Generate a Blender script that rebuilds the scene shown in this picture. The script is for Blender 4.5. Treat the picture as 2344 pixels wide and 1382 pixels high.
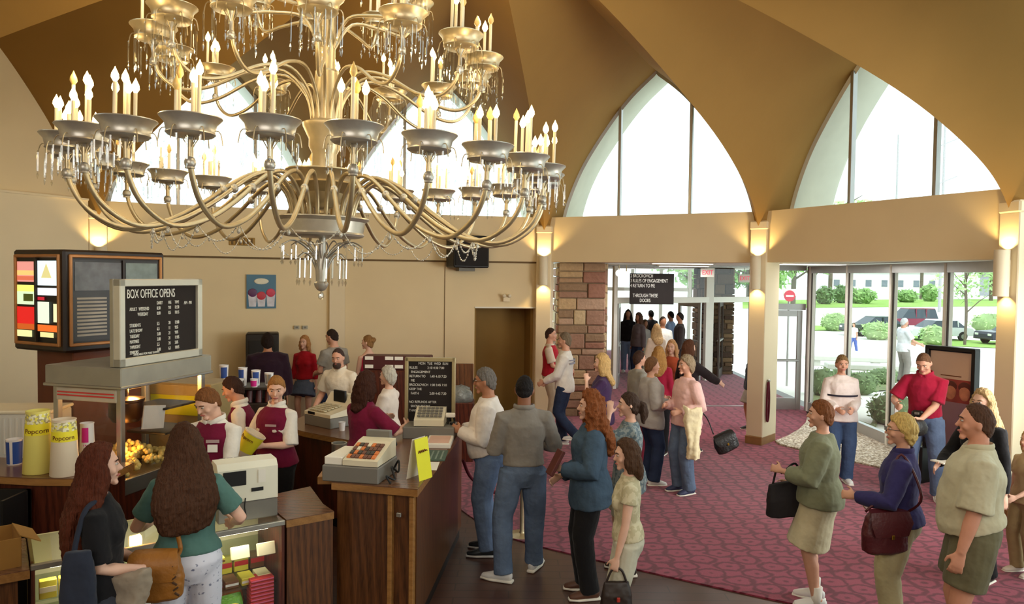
import bpy, math, random
from mathutils import Vector, Matrix, noise
for o in list(bpy.data.objects): bpy.data.objects.remove(o)
S = bpy.context.scene; COL = S.collection
PI = math.pi; R = math.radians; V = Vector; rnd = random.Random(7)

# ---------------- camera ----------------
FPX, CX, CY, EYE = 1715.0, 1172.0, 691.0, 2.63
PITCH, ROLL = math.atan(61/1715), 0.012
CAMROT = Matrix.Rotation(PI/2-PITCH, 3, 'X') @ Matrix.Rotation(ROLL, 3, 'Z')
cd = bpy.data.cameras.new('camera'); cam = bpy.data.objects.new('camera', cd); COL.objects.link(cam)
cd.sensor_width = 36; cd.lens = 36*FPX/2344; cd.clip_end = 400; cd.clip_start = .05
cam.matrix_world = Matrix.Translation((0, 0, EYE)) @ CAMROT.to_4x4()
S.camera = cam
def ray(u, v): return CAMROT @ V(((u-CX)/FPX, -(v-CY)/FPX, -1))
def gz(u, v, z=0.):
    d = ray(u, v); t = (z-EYE)/d.z; return V((0, 0, EYE)) + d*t
def gd(u, v, y):
    d = ray(u, v); return V((0, 0, EYE)) + d*(y/d.y)
# ---------------- view, world, daylight ----------------
S.view_settings.view_transform = 'Standard'; S.view_settings.look = 'None'
S.view_settings.gamma = 1; S.view_settings.use_curve_mapping = False; S.view_settings.exposure = 0.0
S.cycles.use_denoising = True
S.cycles.max_bounces = 8; S.cycles.transparent_max_bounces = 16; S.cycles.diffuse_bounces = 4
S.cycles.glossy_bounces = 3; S.cycles.transmission_bounces = 6; S.cycles.caustics_reflective = False; S.cycles.caustics_refractive = False
S.cycles.sample_clamp_indirect = 4
W = bpy.data.worlds.new('overcast_sky'); S.world = W; W.use_nodes = True
bg = W.node_tree.nodes['Background']; bg.inputs[0].default_value = (.80, .985, 1.0, 1); bg.inputs[1].default_value = 2.1
def add_light(name, typ, loc, energy, col=(1, 1, 1), parent=None, target=None, **kw):
    l = bpy.data.lights.new(name, typ); l.energy = energy; l.color = col
    for k, v in kw.items(): setattr(l, k, v)
    o = bpy.data.objects.new(name, l); COL.objects.link(o); o.location = loc
    if target is not None:
        o.rotation_euler = (V(target)-V(loc)).to_track_quat('-Z', 'Y').to_euler()
    if parent: o.parent = parent
    return o
# area lights added to stand in for daylight from unseen window bays
DAY = (1.0, .965, .92)
add_light('rear_bay_fill', 'AREA', (-2.2, -1.6, 4.4), 140, DAY, target=(0, 11, 1.5), shape='RECTANGLE', size=4.5, size_y=2.2)
add_light('rear_right_fill', 'AREA', (4.6, -.6, 3.8), 110, DAY, target=(1.5, 10, 1.5), shape='RECTANGLE', size=3.5, size_y=2.2)
add_light('side_bay_fill', 'AREA', (5.7, 6.2, 2.0), 90, DAY, target=(-3, 12.8, 2.0), shape='RECTANGLE', size=2.2, size_y=1.8, spread=R(120))  # added low with a limited spread, brightens the back wall but not the vault
# overcast sun outside
add_light('hazy_sun', 'SUN', (20, 20, 30), 1.8, (1, .98, .95), target=(16, 45, 0), angle=R(25))

# ---------------- helpers ----------------
def lin(c):
    c = c/255
    return c/12.92 if c <= .04045 else ((c+.055)/1.055)**2.4
def rgb(r, g, b): return (lin(r), lin(g), lin(b), 1)
def link(o, parent=None):
    COL.objects.link(o)
    if parent: o.parent = parent
    return o
def tag(o, label=None, cat=None, group=None, kind=None):
    if label: o['label'] = label
    if cat: o['category'] = cat
    if group: o['group'] = group
    if kind: o['kind'] = kind
    return o
def thing(name, label, cat, loc=(0, 0, 0), rz=0, group=None):
    o = bpy.data.objects.new(name, None); COL.objects.link(o); o.empty_display_size = .1
    o.location = loc; o.rotation_euler = (0, 0, rz)
    return tag(o, label, cat, group)
def fin(me, smooth=None):
    if smooth is not None:
        me.polygons.foreach_set('use_smooth', [True]*len(me.polygons))
        if smooth < 179: me.set_sharp_from_angle(angle=R(smooth))
    return me
def unit(v): v = V(v); return v.normalized() if v.length > 1e-9 else V((0, 0, 1))
class MB:
    def __init__(s): s.v = []; s.f = []; s.m = []; s.M = None; s.mi = 0
    def add(s, vs, fs, mi=None):
        k = len(s.v)
        s.v += [tuple(s.M @ V(p)) for p in vs] if s.M is not None else [tuple(p) for p in vs]
        s.f += [tuple(i+k for i in f) for f in fs]; s.m += [s.mi if mi is None else mi]*len(fs)
        return s
    def box(s, c, d, rz=0, bev=0.0, mi=None, rot=None):
        hx, hy, hz = d[0]/2, d[1]/2, d[2]/2; b = min(bev, hx*.9, hy*.9, hz*.9)
        Q = rot if rot is not None else Matrix.Rotation(rz, 3, 'Z'); c = V(c)
        if b <= 0:
            vs = [(x, y, z) for x in (-hx, hx) for y in (-hy, hy) for z in (-hz, hz)]
            fs = [(0, 1, 3, 2), (4, 6, 7, 5), (0, 4, 5, 1), (2, 3, 7, 6), (0, 2, 6, 4), (1, 5, 7, 3)]
        else:
            vs = []; ix = {}
            for sx in (-1, 1):
                for sy in (-1, 1):
                    for sz in (-1, 1):
                        for a in range(3):
                            p = [sx*(hx-b), sy*(hy-b), sz*(hz-b)]; p[a] = (sx*hx, sy*hy, sz*hz)[a]
                            ix[sx, sy, sz, a] = len(vs); vs.append(p)
            fs = []
            for a in range(3):
                o1, o2 = (a+1) % 3, (a+2) % 3
                for sg in (-1, 1):
                    q = []
                    for e1, e2 in ((-1, -1), (1, -1), (1, 1), (-1, 1)):
                        k = [0, 0, 0]; k[a] = sg; k[o1] = e1; k[o2] = e2; q.append(ix[k[0], k[1], k[2], a])
                    fs.append(tuple(q if sg > 0 else q[::-1]))
                for e1 in (-1, 1):
                    for e2 in (-1, 1):
                        k0 = [0]*3; k1 = [0]*3; k0[a] = -1; k1[a] = 1
                        for k in (k0, k1): k[o1] = e1; k[o2] = e2
                        q = [ix[(*k0, o1)], ix[(*k1, o1)], ix[(*k1, o2)], ix[(*k0, o2)]]
                        fs.append(tuple(q if e1*e2 > 0 else q[::-1]))
            for sx in (-1, 1):
                for sy in (-1, 1):
                    for sz in (-1, 1):
                        t = tuple(ix[sx, sy, sz, a] for a in range(3)); fs.append(t if sx*sy*sz > 0 else t[::-1])
        return s.add([c + Q @ V(p) for p in vs], fs, mi)
    def seg(s, A, B, z0, z1, th, off=0, bev=0, mi=None):
        # wall piece between plan points A and B; thickness th to the left of A->B starting at off
        A = V((A[0], A[1])); B = V((B[0], B[1])); d = (B-A); L = d.length; d /= L; n = V((-d.y, d.x))
        c = (A+B)/2 + n*(off+th/2)
        return s.box((c.x, c.y, (z0+z1)/2), (L, th, z1-z0), math.atan2(d.y, d.x), bev, mi)
    def poly(s, pts, z0, z1, mi=None):
        n = len(pts); vs = [(p[0], p[1], z0) for p in pts]+[(p[0], p[1], z1) for p in pts]
        fs = [tuple(range(n))[::-1], tuple(range(n, 2*n))]+[(i, (i+1) % n, n+(i+1) % n, n+i) for i in range(n)]
        return s.add(vs, fs, mi)
    def lathe(s, prof, n=20, c=(0, 0, 0), ax=None, mi=None, cap=True, wav=0, wn=0):
        c = V(c); Q = V((0, 0, 1)).rotation_difference(unit(ax)).to_matrix() if ax is not None else Matrix.Identity(3)
        vs = []; fs = []
        for (r, z) in prof:
            for k in range(n):
                a = 2*PI*k/n; rr = r*(1+wav*math.sin(wn*a)) if wav else r
                vs.append(c + Q @ V((rr*math.cos(a), rr*math.sin(a), z)))
        for i in range(len(prof)-1):
            for k in range(n):
                fs.append((i*n+k, i*n+(k+1) % n, (i+1)*n+(k+1) % n, (i+1)*n+k))
        if cap: fs.append(tuple(range(n))[::-1]); fs.append(tuple(range((len(prof)-1)*n, len(prof)*n)))
        return s.add(vs, fs, mi)
    def cyl(s, p0, p1, r0, r1=None, n=14, mi=None):
        p0 = V(p0); p1 = V(p1); r1 = r0 if r1 is None else r1
        return s.lathe([(r0, 0), (r1, (p1-p0).length)], n, p0, p1-p0, mi)
    def ball(s, c, r, n=12, m=8, Q=None, mi=None, fn=None):
        if not hasattr(r, '__len__'): r = (r, r, r)
        c = V(c); vs = []; fs = []
        for i in range(m+1):
            th = PI*i/m
            for k in range(n):
                a = 2*PI*k/n; d = V((math.sin(th)*math.cos(a), math.sin(th)*math.sin(a), math.cos(th)))
                p = fn(d) if fn else V((d.x*r[0], d.y*r[1], d.z*r[2]))
                vs.append(c + (Q @ p if Q is not None else p))
        for i in range(m):
            for k in range(n):
                q = (i*n+k, (i+1)*n+k, (i+1)*n+(k+1) % n, i*n+(k+1) % n)
                fs.append(q[1:] if i == 0 else (q[:2]+q[3:] if i == m-1 else q))
        return s.add(vs, fs, mi)
    def loft(s, pts, rad, n=12, side=None, cap=True, mi=None, dome=.5, sq=0):
        pts = [V(p) for p in pts]; rad = [(r, r) if not hasattr(r, '__len__') else r for r in rad]
        N = len(pts); T = []
        for i in range(N):
            T.append(unit(pts[min(i+1, N-1)]-pts[max(i-1, 0)]))
        if side is None:
            sv = T[0].orthogonal().normalized()
        else: sv = V(side)
        if cap and dome > 0:
            e0 = min(rad[0])*dome; e1 = min(rad[-1])*dome
            P = [pts[0]-T[0]*e0, pts[0]-T[0]*e0*.7]+pts+[pts[-1]+T[-1]*e1*.7, pts[-1]+T[-1]*e1]
            Rr = [(rad[0][0]*.35, rad[0][1]*.35), (rad[0][0]*.75, rad[0][1]*.75)]+rad+[(rad[-1][0]*.75, rad[-1][1]*.75), (rad[-1][0]*.35, rad[-1][1]*.35)]
            T = [T[0]]*2+T+[T[-1]]*2
        else: P, Rr = pts, rad
        vs = []; fs = []; M = len(P)
        for i in range(M):
            t = T[i]
            sv2 = sv - t*sv.dot(t)
            sv2 = sv2.normalized() if sv2.length > 1e-6 else t.orthogonal().normalized()
            if side is None: sv = sv2
            up = t.cross(sv2)
            for k in range(n):
                a = 2*PI*k/n; ca, sa = math.cos(a), math.sin(a)
                if sq:
                    ca = math.copysign(abs(ca)**(1-sq), ca); sa = math.copysign(abs(sa)**(1-sq), sa)
                vs.append(P[i] + sv2*Rr[i][0]*ca + up*Rr[i][1]*sa)
        for i in range(M-1):
            for k in range(n):
                fs.append((i*n+k, i*n+(k+1) % n, (i+1)*n+(k+1) % n, (i+1)*n+k))
        if cap: fs.append(tuple(range(n))[::-1]); fs.append(tuple(range((M-1)*n, M*n)))
        return s.add(vs, fs, mi)
    def tube(s, pts, r, n=8, mi=None, cap=True): return s.loft(pts, [r]*len(pts), n, None, cap, mi, 0)
    def build(s, name, mats, parent=None, smooth=None, loc=None):
        me = bpy.data.meshes.new(name); me.from_pydata(s.v, [], s.f)
        if not isinstance(mats, (list, tuple)): mats = [mats]
        for m in mats: me.materials.append(m)
        if any(s.m): me.polygons.foreach_set('material_index', s.m)
        me.update(); fin(me, smooth)
        o = bpy.data.objects.new(name, me); link(o, parent)
        if loc is not None: o.location = loc
        return o
def struct(mb, name, mats, smooth=None, parent=None):
    o = mb.build(name, mats, parent, smooth)
    if not parent: o['kind'] = 'structure'
    return o
def bez(P, n):
    # Catmull-Rom through P
    P = [V(p) for p in P]; out = []
    for i in range(len(P)-1):
        a, b, c, d = P[max(i-1, 0)], P[i], P[i+1], P[min(i+2, len(P)-1)]
        for k in range(n):
            t = k/n
            out.append(.5*((2*b)+(-a+c)*t+(2*a-5*b+4*c-d)*t*t+(-a+3*b-3*c+d)*t**3))
    return out+[P[-1]]

# ---------------- materials ----------------
def newmat(name):
    m = bpy.data.materials.new(name); m.use_nodes = True
    nt = m.node_tree; return m, nt, nt.nodes, nt.links, nt.nodes['Principled BSDF']
_mc = {}
def mat(name, c, rough=.6, metal=0., var=.1, vs=6., bump=0., bs=30., spec=.4, stretch=None, alpha=None, dist=.02, sheen=0):
    key = (name, c)
    if key in _mc: return _mc[key]
    m, nt, N, L, b = newmat(name)
    b.inputs['Roughness'].default_value = rough; b.inputs['Metallic'].default_value = metal
    b.inputs['Specular IOR Level'].default_value = spec
    if sheen: b.inputs['Sheen Weight'].default_value = sheen
    col = rgb(*c); tc = N.new('ShaderNodeTexCoord'); src = tc.outputs['Object']
    if stretch:
        mp = N.new('ShaderNodeMapping'); mp.inputs['Scale'].default_value = stretch; L.new(src, mp.inputs[0]); src = mp.outputs[0]
    if var:
        nz = N.new('ShaderNodeTexNoise'); nz.inputs['Scale'].default_value = vs; nz.inputs['Detail'].default_value = 3; L.new(src, nz.inputs[0])
        mx = N.new('ShaderNodeMix'); mx.data_type = 'RGBA'; L.new(nz.outputs[0], mx.inputs[0])
        mx.inputs[6].default_value = tuple(x*(1-2*var) for x in col[:3])+(1,); mx.inputs[7].default_value = tuple(min(1, x*(1+2*var)) for x in col[:3])+(1,)
        L.new(mx.outputs[2], b.inputs['Base Color'])
    else: b.inputs['Base Color'].default_value = col
    if bump:
        n2 = N.new('ShaderNodeTexNoise'); n2.inputs['Scale'].default_value = bs; n2.inputs['Detail'].default_value = 3; L.new(src, n2.inputs[0])
        bp = N.new('ShaderNodeBump'); bp.inputs['Strength'].default_value = bump; bp.inputs['Distance'].default_value = dist
        L.new(n2.outputs[0], bp.inputs['Height']); L.new(bp.outputs[0], b.inputs['Normal'])
    _mc[key] = m; return m
def emit(name, c, st, var=0, vs=8):
    m, nt, N, L, b = newmat(name)
    b.inputs['Base Color'].default_value = rgb(*c); b.inputs['Emission Color'].default_value = rgb(*c); b.inputs['Emission Strength'].default_value = st
    return m
def glass(name, tint=(1, 1, 1), refl=.0):
    m, nt, N, L, b = newmat(name); N.remove(b)
    t = N.new('ShaderNodeBsdfTransparent'); t.inputs[0].default_value = (*tint, 1)
    g = N.new('ShaderNodeBsdfGlossy'); g.inputs['Roughness'].default_value = .02
    f = N.new('ShaderNodeLayerWeight'); f.inputs[0].default_value = .5
    pw = N.new('ShaderNodeMath'); pw.operation = 'POWER'; pw.inputs[1].default_value = 4.5; L.new(f.outputs[1], pw.inputs[0])
    mu = N.new('ShaderNodeMath'); mu.operation = 'MULTIPLY_ADD'; mu.inputs[1].default_value = .7; mu.inputs[2].default_value = refl+.03; mu.use_clamp = True; L.new(pw.outputs[0], mu.inputs[0])
    mx = N.new('ShaderNodeMixShader'); L.new(mu.outputs[0], mx.inputs[0]); L.new(t.outputs[0], mx.inputs[1]); L.new(g.outputs[0], mx.inputs[2])
    L.new(mx.outputs[0], N['Material Output'].inputs[0]); return m
def wood(name, c1, c2, axis='Z', scale=1.6, rough=.35):
    m, nt, N, L, b = newmat(name)
    tc = N.new('ShaderNodeTexCoord'); mp = N.new('ShaderNodeMapping')
    mp.inputs['Scale'].default_value = {'Z': (9, 9, .7), 'X': (.7, 9, 9), 'Y': (9, .7, 9)}[axis]
    L.new(tc.outputs['Object'], mp.inputs[0])
    w = N.new('ShaderNodeTexWave'); w.inputs['Scale'].default_value = scale*.7; w.inputs['Distortion'].default_value = 9; w.inputs['Detail'].default_value = 3
    w.bands_direction = 'DIAGONAL'; L.new(mp.outputs[0], w.inputs[0])
    n = N.new('ShaderNodeTexNoise'); n.inputs['Scale'].default_value = 14; n.inputs['Detail'].default_value = 5; L.new(mp.outputs[0], n.inputs[0])
    a = N.new('ShaderNodeMath'); a.operation = 'MULTIPLY_ADD'; a.inputs[1].default_value = .35; L.new(w.outputs[1], a.inputs[0]); L.new(n.outputs[0], a.inputs[2])
    cr = N.new('ShaderNodeValToRGB'); cr.color_ramp.elements[0].color = rgb(*c1); cr.color_ramp.elements[1].color = rgb(*c2)
    cr.color_ramp.elements[0].position = .35; cr.color_ramp.elements[1].position = .95
    L.new(a.outputs[0], cr.inputs[0]); L.new(cr.outputs[0], b.inputs['Base Color']); b.inputs['Roughness'].default_value = rough
    return m
def carpet_mat():
    m, nt, N, L, b = newmat('patterned_carpet')
    tc = N.new('ShaderNodeTexCoord')
    def vor(off, sc):
        mp = N.new('ShaderNodeMapping'); mp.inputs['Location'].default_value = off; mp.inputs['Scale'].default_value = (sc, sc*1.25, 1)
        L.new(tc.outputs['Object'], mp.inputs[0])
        v = N.new('ShaderNodeTexVoronoi'); v.inputs['Randomness'].default_value = 0; v.inputs['Scale'].default_value = 1; v.voronoi_dimensions = '2D'
        L.new(mp.outputs[0], v.inputs[0]); return v.outputs['Distance']
    d1, d2 = vor((0, 0, 0), 2.5), vor((.5, .5, 0), 2.5)
    mn = N.new('ShaderNodeMath'); mn.operation = 'MINIMUM'; L.new(d1, mn.inputs[0]); L.new(d2, mn.inputs[1])
    nz = N.new('ShaderNodeTexNoise'); nz.inputs['Scale'].default_value = 14; L.new(tc.outputs['Object'], nz.inputs[0])
    ad = N.new('ShaderNodeMath'); ad.operation = 'MULTIPLY_ADD'; ad.inputs[1].default_value = .22; L.new(nz.outputs[0], ad.inputs[0]); L.new(mn.outputs[0], ad.inputs[2])
    cr = N.new('ShaderNodeValToRGB'); e = cr.color_ramp.elements
    A, D = rgb(160, 62, 84), rgb(112, 30, 50)
    e[0].position = .14; e[0].color = D; e[1].position = .2; e[1].color = A
    for p, c in ((.33, A), (.38, D), (.44, D), (.49, A)):
        x = e.new(p); x.color = c
    L.new(ad.outputs[0], cr.inputs[0])
    n2 = N.new('ShaderNodeTexNoise'); n2.inputs['Scale'].default_value = 90; L.new(tc.outputs['Object'], n2.inputs[0])
    mx = N.new('ShaderNodeMix'); mx.data_type = 'RGBA'; mx.blend_type = 'MULTIPLY'; mx.inputs[0].default_value = .5
    L.new(cr.outputs[0], mx.inputs[6]); L.new(n2.outputs[0], mx.inputs[7]); L.new(mx.outputs[2], b.inputs['Base Color'])
    bp = N.new('ShaderNodeBump'); bp.inputs['Strength'].default_value = .3; L.new(n2.outputs[0], bp.inputs['Height']); L.new(bp.outputs[0], b.inputs['Normal'])
    b.inputs['Roughness'].default_value = .95; b.inputs['Specular IOR Level'].default_value = .1; b.inputs['Sheen Weight'].default_value = .2
    return m
def tile_mat(name, c1, c2, mortar, sc, w=.5, h=.25, rough=.4, ms=.01):
    m, nt, N, L, b = newmat(name)
    tc = N.new('ShaderNodeTexCoord'); br = N.new('ShaderNodeTexBrick'); L.new(tc.outputs['Object'], br.inputs[0])
    br.inputs['Color1'].default_value = rgb(*c1); br.inputs['Color2'].default_value = rgb(*c2); br.inputs['Mortar'].default_value = rgb(*mortar)
    br.inputs['Scale'].default_value = sc; br.inputs['Mortar Size'].default_value = ms; br.inputs['Brick Width'].default_value = w; br.inputs['Row Height'].default_value = h
    nz = N.new('ShaderNodeTexNoise'); nz.inputs['Scale'].default_value = 5; L.new(tc.outputs['Object'], nz.inputs[0])
    mx = N.new('ShaderNodeMix'); mx.data_type = 'RGBA'; mx.blend_type = 'MULTIPLY'; mx.inputs[0].default_value = .4
    L.new(br.outputs[0], mx.inputs[6]); L.new(nz.outputs[0], mx.inputs[7]); L.new(mx.outputs[2], b.inputs['Base Color'])
    b.inputs['Roughness'].default_value = rough
    return m
def speckle(name, cols, scale=60, rough=.9, bump=.6):
    m, nt, N, L, b = newmat(name)
    tc = N.new('ShaderNodeTexCoord'); v = N.new('ShaderNodeTexVoronoi'); v.inputs['Scale'].default_value = scale; L.new(tc.outputs['Object'], v.inputs[0])
    sp = N.new('ShaderNodeSeparateColor'); L.new(v.outputs['Color'], sp.inputs[0])
    cr = N.new('ShaderNodeValToRGB'); cr.color_ramp.interpolation = 'CONSTANT'; e = cr.color_ramp.elements
    e[0].color = rgb(*cols[0]); e[1].position = 1/len(cols); e[1].color = rgb(*cols[1])
    for i, c in enumerate(cols[2:]):
        x = e.new((i+2)/len(cols)); x.color = rgb(*c)
    L.new(sp.outputs[0], cr.inputs[0]); L.new(cr.outputs[0], b.inputs['Base Color']); b.inputs['Roughness'].default_value = rough
    if bump:
        bp = N.new('ShaderNodeBump'); bp.inputs['Strength'].default_value = bump; bp.inputs['Distance'].default_value = .02; L.new(v.outputs['Distance'], bp.inputs['Height']); L.new(bp.outputs[0], b.inputs['Normal'])
    return m
def island_mat(name, cols, rough=.9, bump=.5, bs=18):
    # every separate stone or box of one mesh gets its own tone
    m, nt, N, L, b = newmat(name)
    g = N.new('ShaderNodeNewGeometry'); cr = N.new('ShaderNodeValToRGB'); cr.color_ramp.interpolation = 'CONSTANT'; e = cr.color_ramp.elements
    e[0].color = rgb(*cols[0]); e[1].position = 1/len(cols); e[1].color = rgb(*cols[1])
    for i, c in enumerate(cols[2:]):
        x = e.new((i+2)/len(cols)); x.color = rgb(*c)
    L.new(g.outputs['Random Per Island'], cr.inputs[0])
    tc = N.new('ShaderNodeTexCoord'); nz = N.new('ShaderNodeTexNoise'); nz.inputs['Scale'].default_value = bs; nz.inputs['Detail'].default_value = 5; L.new(tc.outputs['Object'], nz.inputs[0])
    mx = N.new('ShaderNodeMix'); mx.data_type = 'RGBA'; mx.blend_type = 'MULTIPLY'; mx.inputs[0].default_value = .4
    L.new(cr.outputs[0], mx.inputs[6]); L.new(nz.outputs[0], mx.inputs[7]); L.new(mx.outputs[2], b.inputs['Base Color']); b.inputs['Roughness'].default_value = rough
    if bump:
        bp = N.new('ShaderNodeBump'); bp.inputs['Strength'].default_value = bump; bp.inputs['Distance'].default_value = .03; L.new(nz.outputs[0], bp.inputs['Height']); L.new(bp.outputs[0], b.inputs['Normal'])
    return m
M_WALL = mat('beige_plaster', (230, 211, 171), .85, var=.03, vs=1.5, spec=.2)
M_WALL2 = mat('pale_beige_plaster', (234, 219, 186), .85, var=.03, vs=1.5, spec=.2)
M_CEIL = mat('golden_plaster', (160, 124, 66), .85, var=.05, vs=1.2, bump=.12, bs=8, spec=.25)
M_EAVE = mat('weathered_eave_plaster', (205, 205, 190), .9, var=.04)
M_WHITE = mat('white_paint', (232, 228, 216), .6, var=.02)
M_ALU = mat('anodised_aluminium', (178, 176, 172), .35, .7, var=.05)
M_DKFRAME = mat('bronze_frame', (70, 58, 50), .5, .3, var=.05)
M_GLASS = glass('clear_glass')
M_BLACK = mat('black_plastic', (18, 18, 19), .45, var=.05)
M_WOOD = wood('walnut_laminate', (62, 34, 14), (108, 66, 34))
M_WOODT = wood('oak_trim', (136, 94, 48), (160, 114, 62), 'X')
M_WOODTOP = wood('brown_counter_laminate', (96, 64, 44), (120, 84, 60), 'X', rough=.25)
M_DKWOOD = wood('dark_red_wood', (52, 20, 12), (96, 44, 26))
# ================= ROOM SHELL =================
O2 = V((-.3, 7.2))
CC = [V((-8.05, 7.9)), V((-6.35, 11.36)), V((-3.14, 12.98)), V((.585, 13.66)), V((3.955, 11.88)), V((5.70, 8.43)), V((5.15, 4.7))]
CC = [V((-7.9, 4.1))]+CC          # CC[1] is the far-left column, CC[3], CC[4] the two on the back wall's right half
PROF = [(0, 3.42), (.04, 3.66), (.10, 3.9), (.25, 4.27), (.42, 4.6), (.62, 4.9), (1.02, 5.42), (1.37, 5.8), (1.65, 6.02), (1.89, 6.2)]
PROFD = []
for i in range(len(PROF)-1):
    (a, b), (c, d) = PROF[i], PROF[i+1]
    for k in range(4): PROFD.append((a+(c-a)*k/4, b+(d-b)*k/4))
PROFD.append(PROF[-1])
# smooth it
for _ in range(6):
    PROFD = [PROFD[0]]+[((PROFD[i-1][0]+2*PROFD[i][0]+PROFD[i+1][0])/4, (PROFD[i-1][1]+2*PROFD[i][1]+PROFD[i+1][1])/4) for i in range(1, len(PROFD)-1)]+[PROFD[-1]]
SB = .4       # setback of the arched windows
def bay(i):
    P, Q = CC[i], CC[i+1]; d = (Q-P); L = d.length; d = d/L; n = V((-d.y, d.x))
    if n.dot((P+Q)/2-O2) < 0: n = -n
    return P, Q, d, n, L
def P3(p, z): return V((p.x, p.y, z))
vault = MB(); eaves = MB()
for i in range(len(CC)-1):
    P, Q, d, n, L = bay(i); H = .13
    for (A, B, dd) in ((P, Q, d), (Q, P, -d)):
        r0 = unit((O2-A).to_3d()).to_2d(); rows = []; rowo = []
        for (w, z) in PROFD:
            t = w/1.89
            wall = A+dd*(H+(L/2-H)*t); gro = A+r0*.16+(O2-A-r0*.16)*t
            row = [wall+n*SB]+[wall+(gro-wall)*k/5 for k in range(6)]
            rows.append([P3(p, z) for p in row])
            if 2 <= i <= 5: rowo.append([P3(wall+n*SB, z), P3(wall+n*(SB+.85)+(-dd)*.0, z+.02), P3(wall+n*(SB+.95), z+.12+.1*t)])
        for rws, mb in ((rows, vault), (rowo, eaves)):
            if not rws: continue
            m = len(rws[0]); vs = [p for r_ in rws for p in r_]
            fs = [(a*m+b, a*m+b+1, (a+1)*m+b+1, (a+1)*m+b) for a in range(len(rws)-1) for b in range(m-1)]
            if dd != d: fs = [f[::-1] for f in fs]
            mb.add(vs, fs)
struct(vault, 'ceiling', M_CEIL, 60)
struct(eaves, 'trim_eaves', M_EAVE, 60)
# columns
def column(A, label_w=.3):
    r0 = unit((O2-A).to_3d()); mb = MB()
    c = A + V((-r0.x, -r0.y))*.1; rz = math.atan2(r0.y, r0.x)
    mb.box((c.x, c.y, 1.7), (.52, .27, 3.4), rz, .01)
    mb.box((c.x, c.y, 3.46), (.55, .30, .14), rz, .02)
    mb.box((c.x+r0.x*.02, c.y+r0.y*.02, .07), (.53, .28, .14), rz, .01, mi=1)
    o = struct(mb, 'column', [M_WALL2, mat('tan_baseboard', (150, 110, 66), .6)])
    return o
for k in (1, 2, 4, 5, 6, 7): column(CC[k])
# flat pilaster in the middle of the back wall
P, Q, d, n, L = bay(2)
# fascias over the bays
for k in range(1, 6):
    P, Q, d, n, L = bay(k); mb = MB()
    a, b = P+d*.12, Q-d*.12
    z0 = 2.88
    mb.seg(a, b, z0, 3.68, SB+.12, -.06 if True else 0)
    struct(mb, 'trim_fascia', M_WALL)
# back wall lower
mb = MB()
P, Q, d, n, L = bay(2); mb.seg(P, Q, 0, 2.88, .2, .02)
struct(mb, 'wall_back', M_WALL)
P, Q, d, n, L = bay(3)
def on_bay(k, u, v=700):
    P, Q, d, n, L = bay(k); r_ = ray(u, v)
    # intersect ray plan direction with the bay line
    dx, dy = r_.x, r_.y; den = dx*d.y-dy*d.x
    t = (P.x*d.y-P.y*d.x)/den; return V((dx*t, dy*t))
A0, A1 = on_bay(3, 1087), on_bay(3, 1226)
mb = MB(); mb.seg(P, A0, 0, 2.88, .2, .02); mb.seg(A0, A1, 2.05, 2.88, .2, .02); mb.seg(A1, Q, 0, 2.88, .2, .02)
struct(mb, 'wall_back', M_WALL)
mb = MB(); g = n*.75
mb.seg(A0+g, A1+g, 0, 2.2, .08, 0); mb.seg(A0+g, A0+n*.2, 0, 2.2, .05, 0); mb.seg(A1+n*.2, A1+g, 0, 2.2, .05, 0)
mb.poly([A0+n*.2, A1+n*.2, A1+g, A0+g], 2.06, 2.12)
struct(mb, 'wall_alcove', mat('olive_brown_paint', (150, 118, 62), .8, var=.03))
mb = MB(); mb.seg(A0, A1, 2.035, 2.06, .24, -.01); struct(mb, 'trim_alcove', M_WHITE)
# horizontal reveal under the fascia and vertical seam, baseboards
for k in (2, 3):
    P, Q, d, n, L = bay(k); mb = MB(); mb.seg(P, Q, 2.85, 2.88, .012, .0); struct(mb, 'trim_reveal', mat('shadow_bead', (120, 96, 62), .8))
p = on_bay(3, 1018); mb = MB(); P, Q, d, n, L = bay(3)
mb.seg(p-d*.006, p+d*.006, 0, 2.85, .012, .012); struct(mb, 'trim_seam', mat('shadow_bead', (120, 96, 62), .8))
mb = MB(); P, Q, d, n, L = bay(3); mb.seg(P, A0, 0, .12, .02, 0); P, Q, d, n, L = bay(2); mb.seg(P, Q, 0, .12, .02, 0)
struct(mb, 'baseboard_back', mat('tan_baseboard', (150, 110, 66), .6))
# flat pilaster (second column line)
mb = MB(); p0, p1 = on_bay(3, 742), on_bay(3, 776); P, Q, d, n, L = bay(3)
mb.seg(CC[3]-d*.02, CC[3]+d*.24, 0, 2.84, .06, -.06); struct(mb, 'trim_pilaster', M_WALL2)
mb = MB(); mb.seg(CC[3]-d*.16, CC[3]+d*.16, 2.84, 3.72, .3, -.07); struct(mb, 'trim_capital', M_WALL)
# left bay: infill wall in the arch, lower wall
P, Q, d, n, L = bay(1)
mb = MB(); pts = []
for (A, dd) in ((P, d), (Q, -d)):
    q = [P3(A+dd*(.13+(L/2-.13)*w/1.89)+n*.05, z) for (w, z) in PROFD]
    pts += q if dd == d else q[:-1][::-1]
k = len(pts); lo = [V((p.x, p.y, 3.42)) for p in pts]
base = [pts[0], pts[-1]]
mb.add(pts+[p+V((n.x, n.y, 0))*.1 for p in pts], [tuple(range(k)), tuple(range(k, 2*k))[::-1]]); struct(mb, 'wall_left', M_WALL)
mb = MB(); mb.seg(P-d*.2, Q-d*.17, 0, 3.66, .25, -.14); mb.seg(P-d*.2, Q-d*.17, 3.66, 3.69, .27, -.16); struct(mb, 'wall_left_lower', M_WALL2)
P, Q, d, n, L = bay(0); mb = MB(); mb.seg(P, Q, 0, 6.3, .2, .02); struct(mb, 'wall_left_side', M_WALL)
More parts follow.
